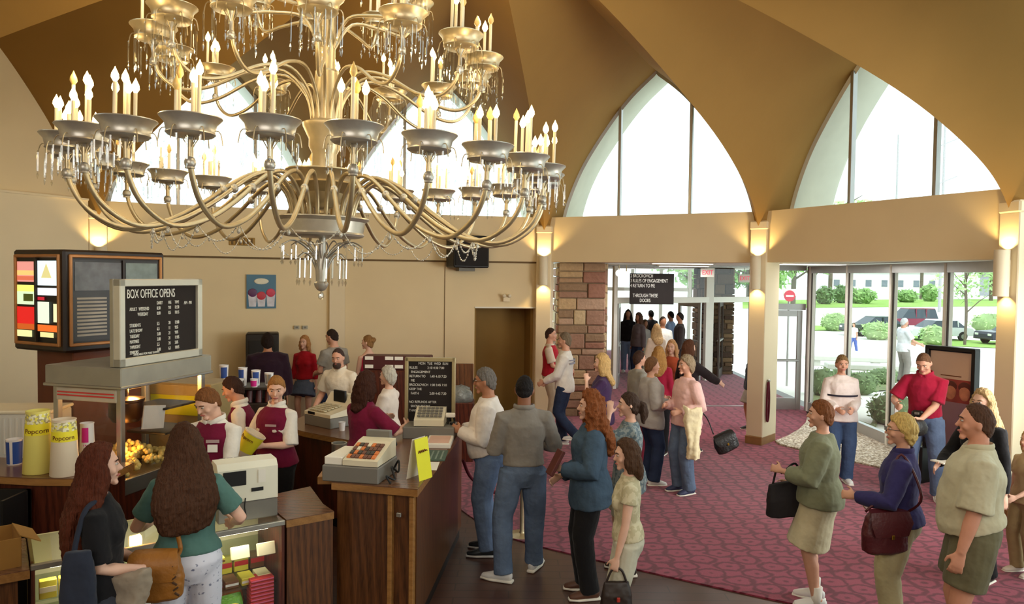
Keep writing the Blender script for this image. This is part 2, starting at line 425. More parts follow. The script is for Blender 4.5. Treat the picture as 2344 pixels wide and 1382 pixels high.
# arched windows
def arch_window(num, i, ms=(1/3, 2/3)):
    P, Q, d, n, L = bay(i); w0 = bpy.data.objects.new('window_%d' % num, None); link(w0); w0['kind'] = 'structure'
    def zt(t):
        s_ = t*L; s_ = min(s_, L-s_); w = max(0, (s_-.13)/(L/2-.13))*1.89
        for a in range(len(PROFD)-1):
            if PROFD[a][0] <= w <= PROFD[a+1][0]+1e-9:
                (x0, z0), (x1, z1) = PROFD[a], PROFD[a+1]
                return z0+(z1-z0)*(w-x0)/max(1e-9, x1-x0)
        return PROFD[-1][1]
    top = []
    for (A, dd, rev) in ((P, d, 0), (Q, -d, 1)):
        q = [(A+dd*(.13+(L/2-.13)*w/1.89)+n*SB, z) for (w, z) in PROFD if z > 3.66]
        top += q if not rev else q[:-1][::-1]
    pts = [P3(p, z) for p, z in top]; nn = V((n.x, n.y, 0))
    pane = [p for p in pts]
    g = MB(); k = len(pane); g.add(pane+[p+nn*.012 for p in pane], [tuple(range(k)), tuple(range(k, 2*k))[::-1]]); g.build('glass_pane', M_GLASS, w0)
    f = MB()
    f.loft([p+nn*.0 for p in pts], [(.028, .05)]*len(pts), 4, nn)
    f.tube([pts[0]+V((0, 0, .02)), pts[-1]+V((0, 0, .02))], .035, 4)
    f.build('frame', M_ALU, w0)
    for t in ms:
        p = P+d*(L*t)+n*SB; z1 = zt(t); m = MB()
        m.box((p.x, p.y, (3.68+z1)/2), (.05, .10, z1-3.68), math.atan2(d.y, d.x), .006); m.build('mullion', M_ALU, w0)
for num, i in ((1, 2), (2, 3), (3, 4), (4, 5)): arch_window(num, i)
# floor
mb = MB(); mb.poly([(-10, -3), (9, -3), (6.3, 8), (6.3, 27), (.6, 27), (.6, 14.4), (-4, 14), (-10, 12)], -.1, 0)
struct(mb, 'floor', tile_mat('dark_brown_tile', (92, 60, 48), (82, 52, 42), (60, 40, 33), 1, .9, .14, .38, .006))
inner = bez([(2.9, 5.65, 0), (2.14, 6.05, 0), (1.17, 6.62, 0), (.57, 7.0, 0), (.2, 7.25, 0), (-.12, 7.55, 0), (-.45, 8.1, 0), (-.7, 8.6, 0), (-1.3, 9.5, 0), (-2.4, 10.3, 0), (-4.5, 10.9, 0)], 4)
outer = [(-5.5, 11.6), (-3.1, 12.9), (.58, 13.55), (.75, 14.3), (2.0, 15.6), (2.0, 26.5), (6.2, 26.5), (6.0, 15.2), (5.66, 14.2), (5.35, 13.5), (5.0, 12.9), (4.6, 12.35), (4.25, 11.95), (4.22, 11.72), (4.55, 11.15), (4.94, 10.6), (5.3, 10.1), (5.6, 9.3), (5.75, 8.6), (5.7, 7), (6, 4.8), (4.2, 5.1)]
mb = MB(); mb.poly([(p.x, p.y) for p in inner]+outer, 0, .012)
struct(mb, 'floor_carpet', carpet_mat())
mb = MB(); mb.poly([(4.25, 11.72), (4.25, 11.95), (4.6, 12.35), (5.0, 12.9), (5.35, 13.5), (5.66, 14.2), (5.9, 14.6), (5.96, 14.6), (5.96, 8.4), (5.78, 8.6), (5.62, 9.3), (5.32, 10.1), (4.96, 10.6), (4.57, 11.15)], .0, .03)
struct(mb, 'floor_gravel', speckle('pale_gravel', [(205, 192, 170), (176, 160, 136), (228, 220, 204), (150, 134, 112)], 38))
mb = MB(); mb.box((4.35, 15.22, .016), (1.9, .06, .012), .05); struct(mb, 'trim_threshold', M_ALU)
# low ceiling of the entrance lobby
mb = MB(); mb.poly([(.7, 14.0), (3.9, 12.4), (6.4, 8.2), (7.6, 8.2), (7.6, 26.5), (.7, 26.5)], 2.9, 3.0); struct(mb, 'ceiling_lobby', mat('white_soffit', (214, 212, 204), .8, var=.02))
mb = MB()
for y in (16.5, 18.0): mb.box((4.0, y, 2.892), (3.4, .05, .016), .1)
struct(mb, 'trim_soffit', M_ALU)
# stone wall
def stone_wall(name, x0, x1, y0, y1, z1, cols, seed):
    r_ = random.Random(seed); mb = MB()
    mb.box(((x0+x1)/2, (y0+y1)/2, z1/2), (x1-x0-.05, y1-y0-.05, z1), 0, mi=1)
    def course(A, B, nrm):
        z = 0; A = V(A); B = V(B); L = (B-A).length; d = (B-A)/L
        while z < z1-.02:
            h = min(r_.choice([.12, .16, .22, .28]), z1-z); s_ = 0
            if z1-z-h < .08: h = z1-z
            while s_ < L-.01:
                w = min(r_.uniform(.18, .55), L-s_)
                if L-s_-w < .12: w = L-s_
                hh = h; parts = [(z, h)]
                if h > .2 and r_.random() < .35: parts = [(z, h*.45), (z+h*.45, h*.55)]
                for zz, q in parts:
                    c = A+d*(s_+w/2); th = r_.uniform(.05, .1)
                    mb.box((c.x+nrm[0]*.0, c.y+nrm[1]*.0, zz+q/2), (w-.014, th, q-.014), math.atan2(d.y, d.x)+r_.uniform(-.01, .01), .015)
                s_ += w
            z += h
    course((x0, y0), (x1, y0), (0, -1)); course((x1, y0), (x1, y1), (1, 0)); course((x0, y1), (x0, y0), (-1, 0))
    return struct(mb, name, [island_mat(name+'_rubble', cols), mat('mortar', (164, 144, 116), .95)])
stone_wall('wall_stone', .86, 1.74, 13.95, 15.2, 2.88, [(186, 152, 118), (168, 130, 108), (204, 174, 132), (156, 128, 100), (192, 160, 134), (164, 118, 98), (208, 184, 144)], 3)
stone_wall('wall_stone_far', 5.25, 6.0, 20.3, 21.6, 2.9, [(120, 92, 66), (98, 76, 58), (140, 112, 80), (84, 62, 48)], 5)
# inner lobby door line: white frames, header, opened leaves
def door_leaf(num, A, B, z1=2.0, mid=True, fr=M_ALU):
    w0 = bpy.data.objects.new('door_%d' % num, None); link(w0); w0['kind'] = 'structure'
    A = V(A); B = V(B); d = (B-A); L = d.length; d /= L; rz = math.atan2(d.y, d.x); c = (A+B)/2
    f = MB()
    for e in (.05, L-.05):
        p = A+d*e; f.box((p.x, p.y, z1/2), (.10, .05, z1), rz, .005)
    f.box((c.x, c.y, z1-.06), (L-.2, .05, .12), rz, .005); f.box((c.x, c.y, .12), (L-.2, .05, .24), rz, .005)
    f.build('frame', fr, w0)
    g = MB(); g.box((c.x, c.y, z1/2+.06), (L-.2, .012, z1-.36), rz); g.build('glass_pane', M_GLASS, w0)
    h = MB(); h.box((c.x, c.y, 1.0), (L-.12, .09, .05), rz, .01); h.build('push_bar', M_ALU, w0)
    return w0
def lobby_frame(name, pts, zh=2.0, ztop=2.88):
    mb = MB()
    for (p, w) in pts: mb.box((p[0], p[1], ztop/2), (w, .12, ztop), .28, .006)
    A, B = V(pts[0][0]), V(pts[-1][0]); mb.seg(A, B, zh, zh+.14, .1, -.05)
    struct(mb, name, M_WHITE)
F0, F1 = gz(1404, 890), gz(1716, 862)
def fl(t): return (F0.x+(F1.x-F0.x)*t, F0.y+(F1.y-F0.y)*t)
lobby_frame('trim_lobby', [(fl(0), .09), (fl(.66), .22), (fl(1), .1)])
g = MB(); g.seg(fl(.02), fl(.64), 2.14, 2.86, .012, 0); g.seg(fl(.68), fl(.98), 2.14, 2.86, .012, 0); struct(g, 'window_transom', M_GLASS)
a = V(fl(.06)); door_leaf(1, (a.x-.15, a.y-.05), (a.x+.05, a.y+1.0))
a = V(fl(.60)); door_leaf(2, (a.x+.02, a.y+.05), (a.x-.35, a.y+.95))
a = V(fl(.74)); door_leaf(3, (a.x, a.y), (a.x+.35, a.y+.9), fr=M_DKFRAME)
# outer glazed front of the vestibule
mb = MB()
for x in (2.0, 3.1, 4.2, 5.2, 6.2): mb.box((x, 26.2, 1.45), (.1, .14, 2.9), 0, .006)
mb.box((4.1, 26.2, 2.2), (4.2, .12, .12)); struct(mb, 'trim_vestibule', M_WHITE)
for k, x in enumerate((2.55, 3.65, 4.7, 5.7)):
    g = MB(); g.box((x, 26.2, 1.1), (.95, .012, 2.1)); g.box((x, 26.2, 2.58), (.95, .012, .6)); struct(g, 'window_vestibule', M_GLASS)
stw = MB(); stw.box((1.95, 21, 1.45), (.12, 10.5, 2.9)); struct(stw, 'wall_vestibule', mat('brown_panel_wall', (150, 128, 100), .8))
# curved glass wall, door beside it
w5 = bpy.data.objects.new('window_5', None); link(w5); w5['kind'] = 'structure'
GX = lambda y: 5.98-.012*(y-11.5)**2*.6
ys = [14.75, 13.25, 11.75, 10.25, 8.75, 7.3]
for a, b in zip(ys[:-1], ys[1:]):
    A, B = (GX(a), a), (GX(b), b); g = MB(); g.seg(A, B, .2, 2.76, .012, 0); g.build('glass_pane', M_GLASS, w5)
    f = MB(); f.seg(A, B, .02, .2, .09, -.045); f.seg(A, B, 2.74, 2.88, .1, -.05); f.build('rail', M_ALU, w5)
for y in ys:
    f = MB(); f.box((GX(y), y, 1.44), (.11, .07, 2.86), 0, .008); f.box((GX(y)-.02, y-.04, 1.44), (.022, .02, 2.8), 0, mi=1); f.build('mullion', [M_WHITE, M_DKFRAME], w5)
f = MB(); f.box((5.92, 14.82, 1.44), (.14, .12, 2.88), 0, .01); f.build('corner_post', mat('grey_post', (150, 142, 132), .6), w5)
# end wall door
D0, D1 = gz(1797, 945), gz(1846, 940)
dw = door_leaf(4, (5.05, 14.95), (5.8, 14.95), 2.0)
mb = MB(); mb.box((5.42, 14.95, 2.07), (.86, .1, .12)); mb.box((5.02, 14.95, 1.44), (.08, .12, 2.88)); mb.box((5.4, 14.95, 2.84), (.9, .1, .1)); struct(mb, 'trim_end_door', M_ALU)
g = MB(); g.box((5.42, 14.95, 2.46), (.76, .012, .64)); struct(g, 'window_end_transom', M_GLASS)
# unseen rest of the hall behind the camera, added to block skylight
mb = MB(); mb.box((-.5, -2.7, 3.2), (20, .2, 6.4)); struct(mb, 'wall_rear', M_WALL)
mb = MB(); mb.box((-.5, 1.0, 6.45), (20, 7.4, .2)); struct(mb, 'ceiling_rear', M_CEIL)
mb = MB(); mb.box((-8.1, .8, 3.2), (.2, 6.8, 6.4)); struct(mb, 'wall_left_rear', M_WALL)
# wall sconces on the columns
M_SCONCE = mat('cream_metal_shade', (226, 214, 186), .5, var=.03)
M_BULB = emit('sconce_bulb', (255, 214, 130), 6)
for k, lab in ((2, 'tall cream wall sconce on the pillar at the left end of the back wall'), (4, 'tall cream wall sconce on the pillar beside the stone wall'), (5, 'tall cream wall sconce on the pillar beside the curved glass front'), (6, 'tall cream wall sconce on the pillar at the right edge')):
    A = CC[k]; r0 = unit((O2-A).to_3d()); c = A+V((r0.x, r0.y))*.24
    t = thing('wall_sconce', lab, 'wall lamp', (c.x, c.y, 2.72), math.atan2(r0.y, r0.x), 'pillar sconces')
    mb = MB(); mb.lathe([(.075, .26), (.08, .26), (.08, -.26), (.075, -.26)], 20, cap=False); mb.build('shade', M_SCONCE, t, 40)
    mb = MB(); mb.box((-.05, 0, 0), (.1, .08, .3), 0, .005); mb.build('bracket', M_SCONCE, t)
    for z_ in (.12, -.12):
        mb = MB(); mb.ball((0, 0, z_), .03); mb.build('bulb', M_BULB, t, 180)
    WARM = (1, .68, .27)
    add_light('sconce_uplight', 'SPOT', (.0, 0, .22), 26, WARM, t, spot_size=R(120), spot_blend=.6, shadow_soft_size=.03).rotation_euler = (PI, 0, 0)
    add_light('sconce_downlight', 'SPOT', (.0, 0, -.22), 16, WARM, t, spot_size=R(110), spot_blend=.6, shadow_soft_size=.03)
# ================= CHANDELIER =================
M_BRASS = mat('aged_nickel_brass', (200, 182, 146), .36, .75, var=.1, vs=9)
M_PEWTER = mat('brushed_pewter', (192, 186, 174), .36, .6, var=.1, vs=14)
M_CRYS = glass('crystal', (.97, .97, .96), .22)
M_CANDLE = mat('ivory_candle_sleeve', (238, 222, 186), .5, var=.03)
M_BULBW = emit('candle_bulb', (255, 222, 150), 14)
M_BULBD = mat('unlit_bulb', (236, 196, 120), .25, var=.05)
CH = gd(735, 500, 6.3); CHX, CHY = CH.x, CH.y
chand = thing('chandelier', 'huge tiered brass chandelier with candle bulbs and crystal prisms hanging over the concession stand', 'chandelier', (CHX, CHY, 2.4))
chand.rotation_euler = (0, R(1.25), 0)
def zz(z): return z-2.4
def prism_mb(mb, p, l, r=.007):
    p = V(p); mb.lathe([(.001, 0), (r, -.012), (r, -l*.72), (r*.55, -l*.76)], 5, p, mi=0)
    mb.lathe([(r*.4, -l*.78), (r*1.25, -l*.86), (.001, -l)], 5, p, mi=0)
def candle_mb(mb, p, h, lit):
    p = V(p); mb.lathe([(.0115, 0), (.0115, h)], 8, p, mi=0)
    mb.lathe([(.009, h), (.024, h+.026), (.021, h+.048), (.008, h+.075), (.001, h+.092)], 8, p, mi=1 if lit else 2)  # bulb widened so its shape takes in the bloom around the flame
CM = [M_CANDLE, M_BULBW, M_BULBD]
# centre body
def part(name, prof, m, n=32, **k):
    mb = MB(); mb.lathe([(r, zz(z)) for r, z in prof], n, **k); return mb.build(name, m, chand, 40)
part('finial', [(.001, 2.475), (.03, 2.485), (.05, 2.51), (.058, 2.53), (.06, 2.545), (.045, 2.56), (.05, 2.64), (.055, 2.72), (.03, 2.82), (.028, 2.95)], M_PEWTER, 24)
mb = MB(); mb.ball((0, 0, zz(2.44)), (.026, .026, .034), 10, 8); mb.build('crystal_ball', M_CRYS, chand)
part('lower_bowl', [(.03, 2.925), (.30, 2.93), (.335, 2.94), (.345, 2.955), (.335, 2.97), (.35, 3.06), (.385, 3.085), (.38, 3.095), (.33, 3.08), (.30, 2.98), (.03, 2.97)], M_PEWTER, 48)
part('lower_stem', [(.05, 2.96), (.05, 3.0), (.03, 3.02), (.03, 3.06), (.055, 3.08), (.03, 3.1), (.055, 3.13), (.05, 3.17), (.035, 3.2)], M_BRASS, 20)
part('upper_bowl', [(.04, 3.17), (.11, 3.18), (.14, 3.22), (.16, 3.3), (.25, 3.36), (.265, 3.375), (.255, 3.39), (.27, 3.44), (.315, 3.475), (.31, 3.485), (.24, 3.45), (.22, 3.4), (.1, 3.35)], M_BRASS, 40)
part('centre_column', [(.1, 3.4), (.1, 3.62), (.13, 3.68), (.13, 3.74), (.18, 3.84), (.185, 3.87), (.12, 3.9), (.09, 4.3), (.07, 4.32), (.06, 5.2), (.12, 5.22), (.1, 5.3)], M_BRASS, 28)
part('suspension_stem', [(.025, 5.28), (.025, 6.0), (.12, 6.02), (.14, 6.1)], M_BRASS, 16)
# arms with cups, candles and prisms
cup_prof = lambda s: [(.03*s, -.115*s), (.125*s, -.11*s), (.142*s, -.095*s), (.137*s, -.085*s), (.148*s, -.035*s), (.18*s, 0), (.177*s, .006), (.145*s, -.015*s), (.12*s, -.06*s), (.02*s, -.065*s)]
rc = random.Random(11); cands = []; prisms = []   # (arm object, builder args, nearness)
def arm(tier, k, n, r, z, path, s, ncand, npris, pl, knob):
    a = 2*PI*k/n + (.08-PI/2 if tier == 0 else -PI/2+.2*tier); ca, sa = math.cos(a), math.sin(a)
    def at(rr, z_, off=0): return V((rr*ca-off*sa, rr*sa+off*ca, zz(z_)))
    mb = MB(); mb.tube(bez([at(p, q) for p, q in path], 5), .0175 if tier == 0 else .014, 8)
    o = mb.build('candle_arm', M_BRASS, chand, 60)
    mb = MB(); mb.lathe(cup_prof(s), 24, at(r, z), wav=.012, wn=12); mb.build('candle_cup', M_PEWTER if tier == 0 else M_BRASS, o, 50)
    for (kr, kz, ks) in knob:
        mb = MB(); mb.ball(at(kr, kz), (ks, ks, ks*1.15), 12, 8); mb.build('arm_knob', M_PEWTER, o, 60)
    mb = MB(); mb.lathe([(.03, -.30*s), (.012, -.24*s), (.014, -.14*s), (.035, -.10*s)], 10, at(r, z)); mb.build('cup_stem', M_PEWTER, o, 60)
    mb = MB()
    for j in range(6):
        b = 2*PI*j/6+.3; c0 = at(r, z-.2*s); q = [c0, c0+V((.05*math.cos(b), .05*math.sin(b), .08))*s*1.3, c0+V((.12*math.cos(b), .12*math.sin(b), .10))*s*1.3, c0+V((.15*math.cos(b), .15*math.sin(b), .04))*s*1.2]
        mb.tube(bez(q, 4), .0035, 5)
    mb.build('prism_hooks', M_BRASS, o)
    near = at(r, z).y
    for j in range(ncand):
        b = 2*PI*j/ncand+rc.random(); rr = .085*s if j else .01
        p = at(r, z-.06*s)+V((rr*math.cos(b), rr*math.sin(b), 0))
        cands.append((near-(.5 if tier else 0)*0, o, p, rc.uniform(.19, .33), rc.random() < .8))
    for j in range(npris):
        b = 2*PI*j/npris+.3; rr = (.18 if j % 2 else .13)*s
        p = at(r, z-(.13 if j % 2 else .10)*s)+V((rr*math.cos(b), rr*math.sin(b), 0))
        prisms.append((near, o, p, pl*rc.uniform(.85, 1.15)))
P0 = [(.24, 3.08), (.3, 3.28), (.46, 3.41), (.66, 3.36), (.95, 3.14), (1.22, 2.98), (1.5, 2.92), (1.72, 3.03), (1.83, 3.2), (1.85, 3.36), (1.85, 3.44)]
for k in range(24): arm(0, k, 24, 1.85, 3.535, P0, 1.0, 5, 12, .17, [(1.85, 3.27, .034), (.8, 3.25, .03)])
P1 = [(.1, 3.86), (.16, 4.1), (.34, 4.26), (.6, 4.22), (.9, 4.06), (1.12, 4.02), (1.27, 4.14), (1.3, 4.36)]
for k in range(14): arm(1, k, 14, 1.3, 4.46, P1, .95, 4, 14, .24, [(1.3, 4.2, .028)])
P2 = [(.06, 4.5), (.2, 4.72), (.45, 4.72), (.66, 4.7), (.75, 4.9)]
for k in range(8): arm(2, k, 8, .75, 5.0, P2, .85, 3, 12, .24, [(.75, 4.82, .025)])
cands.sort(key=lambda t: t[0]); prisms.sort(key=lambda t: t[0])
for i, (nr, o, p, h, lit) in enumerate(cands[:100]):
    mb = MB(); candle_mb(mb, p, h, lit); mb.build('candle', CM, o, 50)
mb = MB()
for (nr, o, p, h, lit) in cands[100:]: candle_mb(mb, p, h, lit)
tag(mb.build('candles', CM, chand, 50), kind='stuff')
for (nr, o, p, l) in prisms[:72]:
    mb = MB(); prism_mb(mb, p, l); mb.build('crystal_prism', M_CRYS, o)
mb = MB()
for (nr, o, p, l) in prisms[72:]: prism_mb(mb, p, l)
tag(mb.build('crystal_prisms', M_CRYS, chand), kind='stuff')
# spray of hooks and long prisms under the bowl
mb = MB(); ends = []
for (nn, r1, zs, zt, l) in ((12, .33, 2.74, 2.86, .17), (10, .2, 2.62, 2.76, .24)):
    for k in range(nn):
        a = 2*PI*k/nn+.1; f = lambda r_, z_: V((r_*math.cos(a), r_*math.sin(a), zz(z_)))
        mb.tube(bez([f(.03, zs), f(r1*.45, zt-.01), f(r1*.75, zt+.035), f(r1, zt)], 5), .0055, 6); ends.append((f(r1, zt), l))
mb.build('spray_hooks', M_PEWTER, chand, 60)
for p, l in ends[:22]:
    m2 = MB(); prism_mb(m2, p, l, .009); m2.build('crystal_prism', M_CRYS, chand)
# bead garlands swagged from arm to arm
M_BEAD = mat('glass_beads', (206, 200, 186), .12, .3, var=.05)
for k in range(24):
    a0, a1 = [2*PI*(k+q)/24+.08-PI/2 for q in (0, 1)]
    A = V((1.3*math.cos(a0), 1.3*math.sin(a0), zz(2.95))); B = V((1.3*math.cos(a1), 1.3*math.sin(a1), zz(2.95))); mb = MB()
    sag = .17 if k % 2 else .12
    for j in range(15):
        t = j/14; p = A.lerp(B, t)-V((0, 0, sag*4*t*(1-t))); mb.ball(p, .0065 if j % 3 else .009, 6, 4)
    mb.tube([A.lerp(B, j/14)-V((0, 0, sag*4*(j/14)*(1-j/14))) for j in range(15)], .0025, 5); mb.tube([A, A-V((0, 0, .05))], .0025, 5)
    mb.ball(A-V((0, 0, .05)), (.013, .013, .02), 8, 6); mb.build('bead_garland', M_BEAD, chand, 180)
WARMC = (1, .74, .36)
for k in range(8):
    a = 2*PI*k/8+.1; add_light('candle_glow', 'POINT', (1.85*math.cos(a), 1.85*math.sin(a), zz(3.97)), 15, WARMC, chand, shadow_soft_size=.12)
for k in range(5):
    a = 2*PI*k/5; add_light('candle_glow', 'POINT', (1.3*math.cos(a), 1.3*math.sin(a), zz(4.88)), 11, WARMC, chand, shadow_soft_size=.12)
# ================= CONCESSION STAND =================
def txt(s, size, mat_, parent, loc, rot, sx=1.0, name='lettering', al='LEFT', ext=.002, kind=None):
    c = bpy.data.curves.new(name, 'FONT'); c.body = s; c.size = size; c.extrude = ext; c.align_x = al; c.align_y = 'CENTER'; c.space_line = 1.0
    o = bpy.data.objects.new(name, c); c.materials.append(mat_); link(o, parent); o.location = loc; o.rotation_euler = rot; o.scale = (sx, 1, 1)
    return o
M_LET = mat('white_letters', (236, 234, 226), .6, var=0)
M_FELT = mat('black_felt', (42, 36, 34), .95, var=.06)
M_REGB = mat('beige_register_plastic', (222, 212, 184), .45, var=.03)
M_REGW = mat('white_register_plastic', (232, 228, 208), .45, var=.03)
M_REGG = mat('grey_register_plastic', (118, 114, 106), .5, var=.04)
M_STEEL = mat('stainless_steel', (176, 174, 166), .32, .85, var=.08)
M_PAPER = mat('white_paper', (236, 230, 216), .8, var=.02)
M_YEL = mat('bright_yellow_card', (232, 226, 40), .6, var=.03)
def counter(name, label, poly, z1, inset=.05, cat='counter', skirt=M_WOOD, top=M_WOODTOP, edge=M_WOODT):
    c = sum((V(p) for p in poly), V((0, 0)))/len(poly); t = thing(name, label, cat, (c.x, c.y, 0))
    loc = [(p[0]-c.x, p[1]-c.y) for p in poly]
    def off(k): return [(x*(1+k/max(.2, math.hypot(x, y))), y*(1+k/max(.2, math.hypot(x, y)))) for x, y in loc]
    m = MB(); m.poly(off(-inset), .1, z1-.05); m.build('body', skirt, t)
    m = MB(); m.poly(off(-inset-.04), 0, .1); m.build('plinth', M_BLACK, t)
    m = MB(); m.poly(off(min(.02, inset*.4)), z1-.055, z1-.006); m.build('edge_band', edge, t)
    m = MB(); m.poly(off(min(.016, inset*.32)), z1-.006, z1); m.build('worktop', top, t)
    return t
# --- tall register counter (front strip) ---
TC = [(-1.30, 5.46), (-.66, 5.30), (-.47, 7.52), (-1.05, 7.50)]
tall = counter('register_counter', 'tall wood grain register counter running away from the front corner, yellow card on top', TC, 1.10)
tc = V(tall.location[:2])
m = MB()
for (a, b) in (((-1.28, 5.485), (-.69, 5.335)),):
    A, B = V(a)-tc, V(b)-tc; d = (B-A).normalized(); n = V((d.y, -d.x))
    for q in (.71, .74+.27):
        p = A+d*((B-A).length*min(q, .985)); m.box((p.x+n.x*.0, p.y+n.y*.0, .57), (.035, .05, .92), math.atan2(d.y, d.x), .004)
m.build('corner_trim', M_WOODT, tall)
m = MB(); m.box((-1.34-tc.x, 5.95-tc.y, 1.07), (.26, .72, .06), .06, .004); m.build('inner_ledge', M_WOODT, tall)
m = MB(); p = gd(913, 1178, 5.30); m.box((p.x-tc.x, p.y-tc.y-.0, p.z), (.035, .02, .03), -.23, .003); m.build('latch', M_STEEL, tall)
# --- back register counter ---
BCn = [(-2.48, 8.16), (-2.16, 7.88), (-1.5, 7.42), (-1.20, 7.32), (-1.20, 7.92), (-1.55, 8.15), (-2.42, 8.85)]
back = counter('back_counter', 'brown topped back counter carrying the beige cash register and the felt price board', BCn, .95, skirt=M_DKWOOD)
# --- low wood end cabinet beside the candy case ---
CA, CB = V((-1.553, 5.125)), V((-1.24, 5.345)); CD = (CB-CA).normalized(); CN = V((-CD.y, CD.x))
low = counter('end_cabinet', 'low wood grain end cabinet between the candy case and the tall counter', [CA+CD*.012, V((-1.265, 5.335)), V((-1.385, 5.50)), V((-1.60, 5.95)), CA+CD*.012+CN*.62], .92, inset=.008)
# --- candy case ---
CE = V((-2.77, 4.28)); LC = (CA-CE).length; CDI = (CA-CE).normalized(); CNI = V((-CDI.y, CDI.x)); crz = math.atan2(CDI.y, CDI.x)
case = thing('candy_case', 'glass fronted candy display case with lit shelves under the white cash register', 'display case', (CE.x, CE.y, 0), crz)
L = LC; dp = .58
m = MB(); m.box((L/2, dp/2, .14), (L, dp, .28), 0, .005); m.build('base', M_DKWOOD, case)
m = MB(); m.box((L/2, dp-.01, .6), (L, .02, .64)); m.build('back_panel', mat('cream_laminate', (206, 198, 150), .6, var=.03), case)
for z in (.46, .66):
    m = MB(); m.box((L/2, .33, z), (L-.02, .44, .012)); m.build('shelf', glass('shelf_glass', (.86, .9, .84), .04), case)
m = MB(); m.box((L/2, .008, .6), (L-.01, .012, .63)); m.build('front_glass', M_GLASS, case)
m = MB(); m.box((L/2, dp/2, .912), (L-.01, dp, .014)); m.build('top_glass', glass('top_glass', (.92, .92, .9), .03), case)
for q, c in (('edge_rail', ((L/2, .0, .905), (L, .03, .035))),):
    m = MB(); m.box(*c, 0, .005); m.build(q, M_STEEL, case)
m = MB(); m.box((L-.012, dp/2, .6), (.02, dp, .63)); m.build('end_panel', M_DKWOOD, case)
m = MB(); m.box((.012, dp/2, .6), (.02, dp, .63)); m.build('end_panel', M_DKWOOD, case)
m = MB(); m.cyl((.1, .06, .875), (L-.1, .06, .875), .012); m.build('case_lamp', emit('fluorescent_tube', (255, 250, 225), 5), case)
add_light('case_light', 'AREA', (L/2, .10, .865), 6, (1, .97, .86), case, shape='RECTANGLE', size=L-.2, size_y=.05).rotation_euler = (R(18), 0, 0)
Mcase = case.matrix_basis
def incase(x, y, z): return Matrix.Translation((CE.x, CE.y, 0)) @ Matrix.Rotation(crz, 4, 'Z') @ V((x, y, z))
rk = random.Random(5)
PAL = dict(yellow=(226, 208, 70), red=(196, 52, 52), green=(96, 150, 50), blue=(44, 84, 170), brown=(120, 76, 44), cream=(236, 222, 176), orange=(222, 120, 40), pink=(226, 110, 150), white=(234, 230, 220), dark=(50, 44, 40))
def candy_box(x, y, z, c, size, label, group, oval=None, tilt=0, stripes=None, rz=0):
    p = incase(x, y, z); t = thing('candy_box', label, 'candy', p, crz+rz, group)
    m = MB(); Q = Matrix.Rotation(tilt, 3, 'X'); m.box((0, 0, size[2]/2), size, 0, .003, rot=Q); m.build('carton', mat('carton_'+c, PAL[c], .4, var=.05), t)
    if oval:
        m = MB(); m.M = (Q.to_4x4() @ Matrix.Translation((0, 0, 0))); m.lathe([(size[0]*.26, 0), (size[0]*.26, .003)], 14, (0, -size[1]/2-.001, size[2]/2), (0, -1, 0)); m.build('printed_emblem', mat('carton_'+oval, PAL[oval], .4, var=.05), t)
    if stripes:
        m = MB(); m.box((0, -size[1]/2-.001, size[2]*.5), (size[0]*.96, .003, size[2]*.3), rot=Q); m.build('printed_band', mat('carton_'+stripes, PAL[stripes], .4, var=.05), t)
    return t
for k in range(2): candy_box(LC-.10-.17*k, .10+.02*k, .668, 'cream', (.12, .035, .085), 'cream candy box with a brown oval on the top shelf by the end cabinet', 'cream candy boxes', 'brown', -.3)
for j in range(3):
    for k in range(5): candy_box(LC-.62+.055*k, .12+.09*j, .668, ('yellow', 'green', 'dark', 'cream', 'yellow')[(j+k) % 5], (.045, .08, .03+.012*((j+k) % 3)), ('yellow', 'green', 'dark', 'cream', 'yellow')[(j+k) % 5]+' small candy pack in the rows on the top shelf', 'small '+('yellow', 'green', 'dark', 'cream', 'yellow')[(j+k) % 5]+' packs on the top shelf', stripes='cream' if (j+k) % 2 else 'brown')
for j in range(9): candy_box(LC-.13, .13, .285+.026*j, 'red', (.16, .11, .022), 'flat red candy carton in the tall stack beside the end panel', 'stacked red cartons', stripes='pink')
for k in range(8): candy_box(LC-.10-.11*k, .2, .468, ('cream', 'yellow', 'brown', 'orange', 'cream', 'green', 'yellow', 'red')[k], (.09, .14, .05), ('cream candy box at the end panel on the middle shelf', 'yellow flat candy box near the end panel on the middle shelf', 'brown flat candy box lying on the middle shelf', 'orange flat candy box lying on the middle shelf', 'cream flat candy box beside the orange one on the middle shelf', 'green flat candy box lying on the middle shelf', 'yellow flat candy box far along the middle shelf', 'red flat candy box far along the middle shelf')[k], None, stripes='white')
for k in range(7): candy_box(LC-.07-.115*k, .43, .468, ('brown', 'yellow', 'yellow', 'cream', 'green', 'orange', 'brown')[k], (.1, .05, .12), 'upright '+('brown', 'yellow', 'yellow', 'cream', 'green', 'orange', 'brown')[k]+' candy carton in the rear row of the middle shelf', 'upright '+('brown', 'yellow', 'yellow', 'cream', 'green', 'orange', 'brown')[k]+' cartons in the rear row', stripes='red')
candy_box(LC-.30, .40, .285, 'pink', (.08, .012, .10), 'small pink price card standing by the red cartons', None, tilt=-.2)
def candy_bag(x, y, z, c1, c2, label, s=1):
    p = incase(x, y, z); t = thing('candy_bag', label, 'candy', p, crz+rk.uniform(-.4, .4))
    m = MB(); m.loft([(0, -.01, -.0), (0, -.005, .04), (0, .01, .10), (0, .02, .15)], [(.07*s, .03), (.085*s, .045), (.08*s, .035), (.07*s, .004)], 14, (1, 0, 0)); m.build('pouch', mat('pouch_'+c1, PAL[c1], .22, var=.3, vs=22, bump=.6, bs=20), t, 180)
    m = MB(); m.ball((0, -.045, .08), (.045*s, .012, .03), 12, 8); m.build('printed_emblem', mat('pouch_'+c2, PAL[c2], .3, var=.1), t, 180)
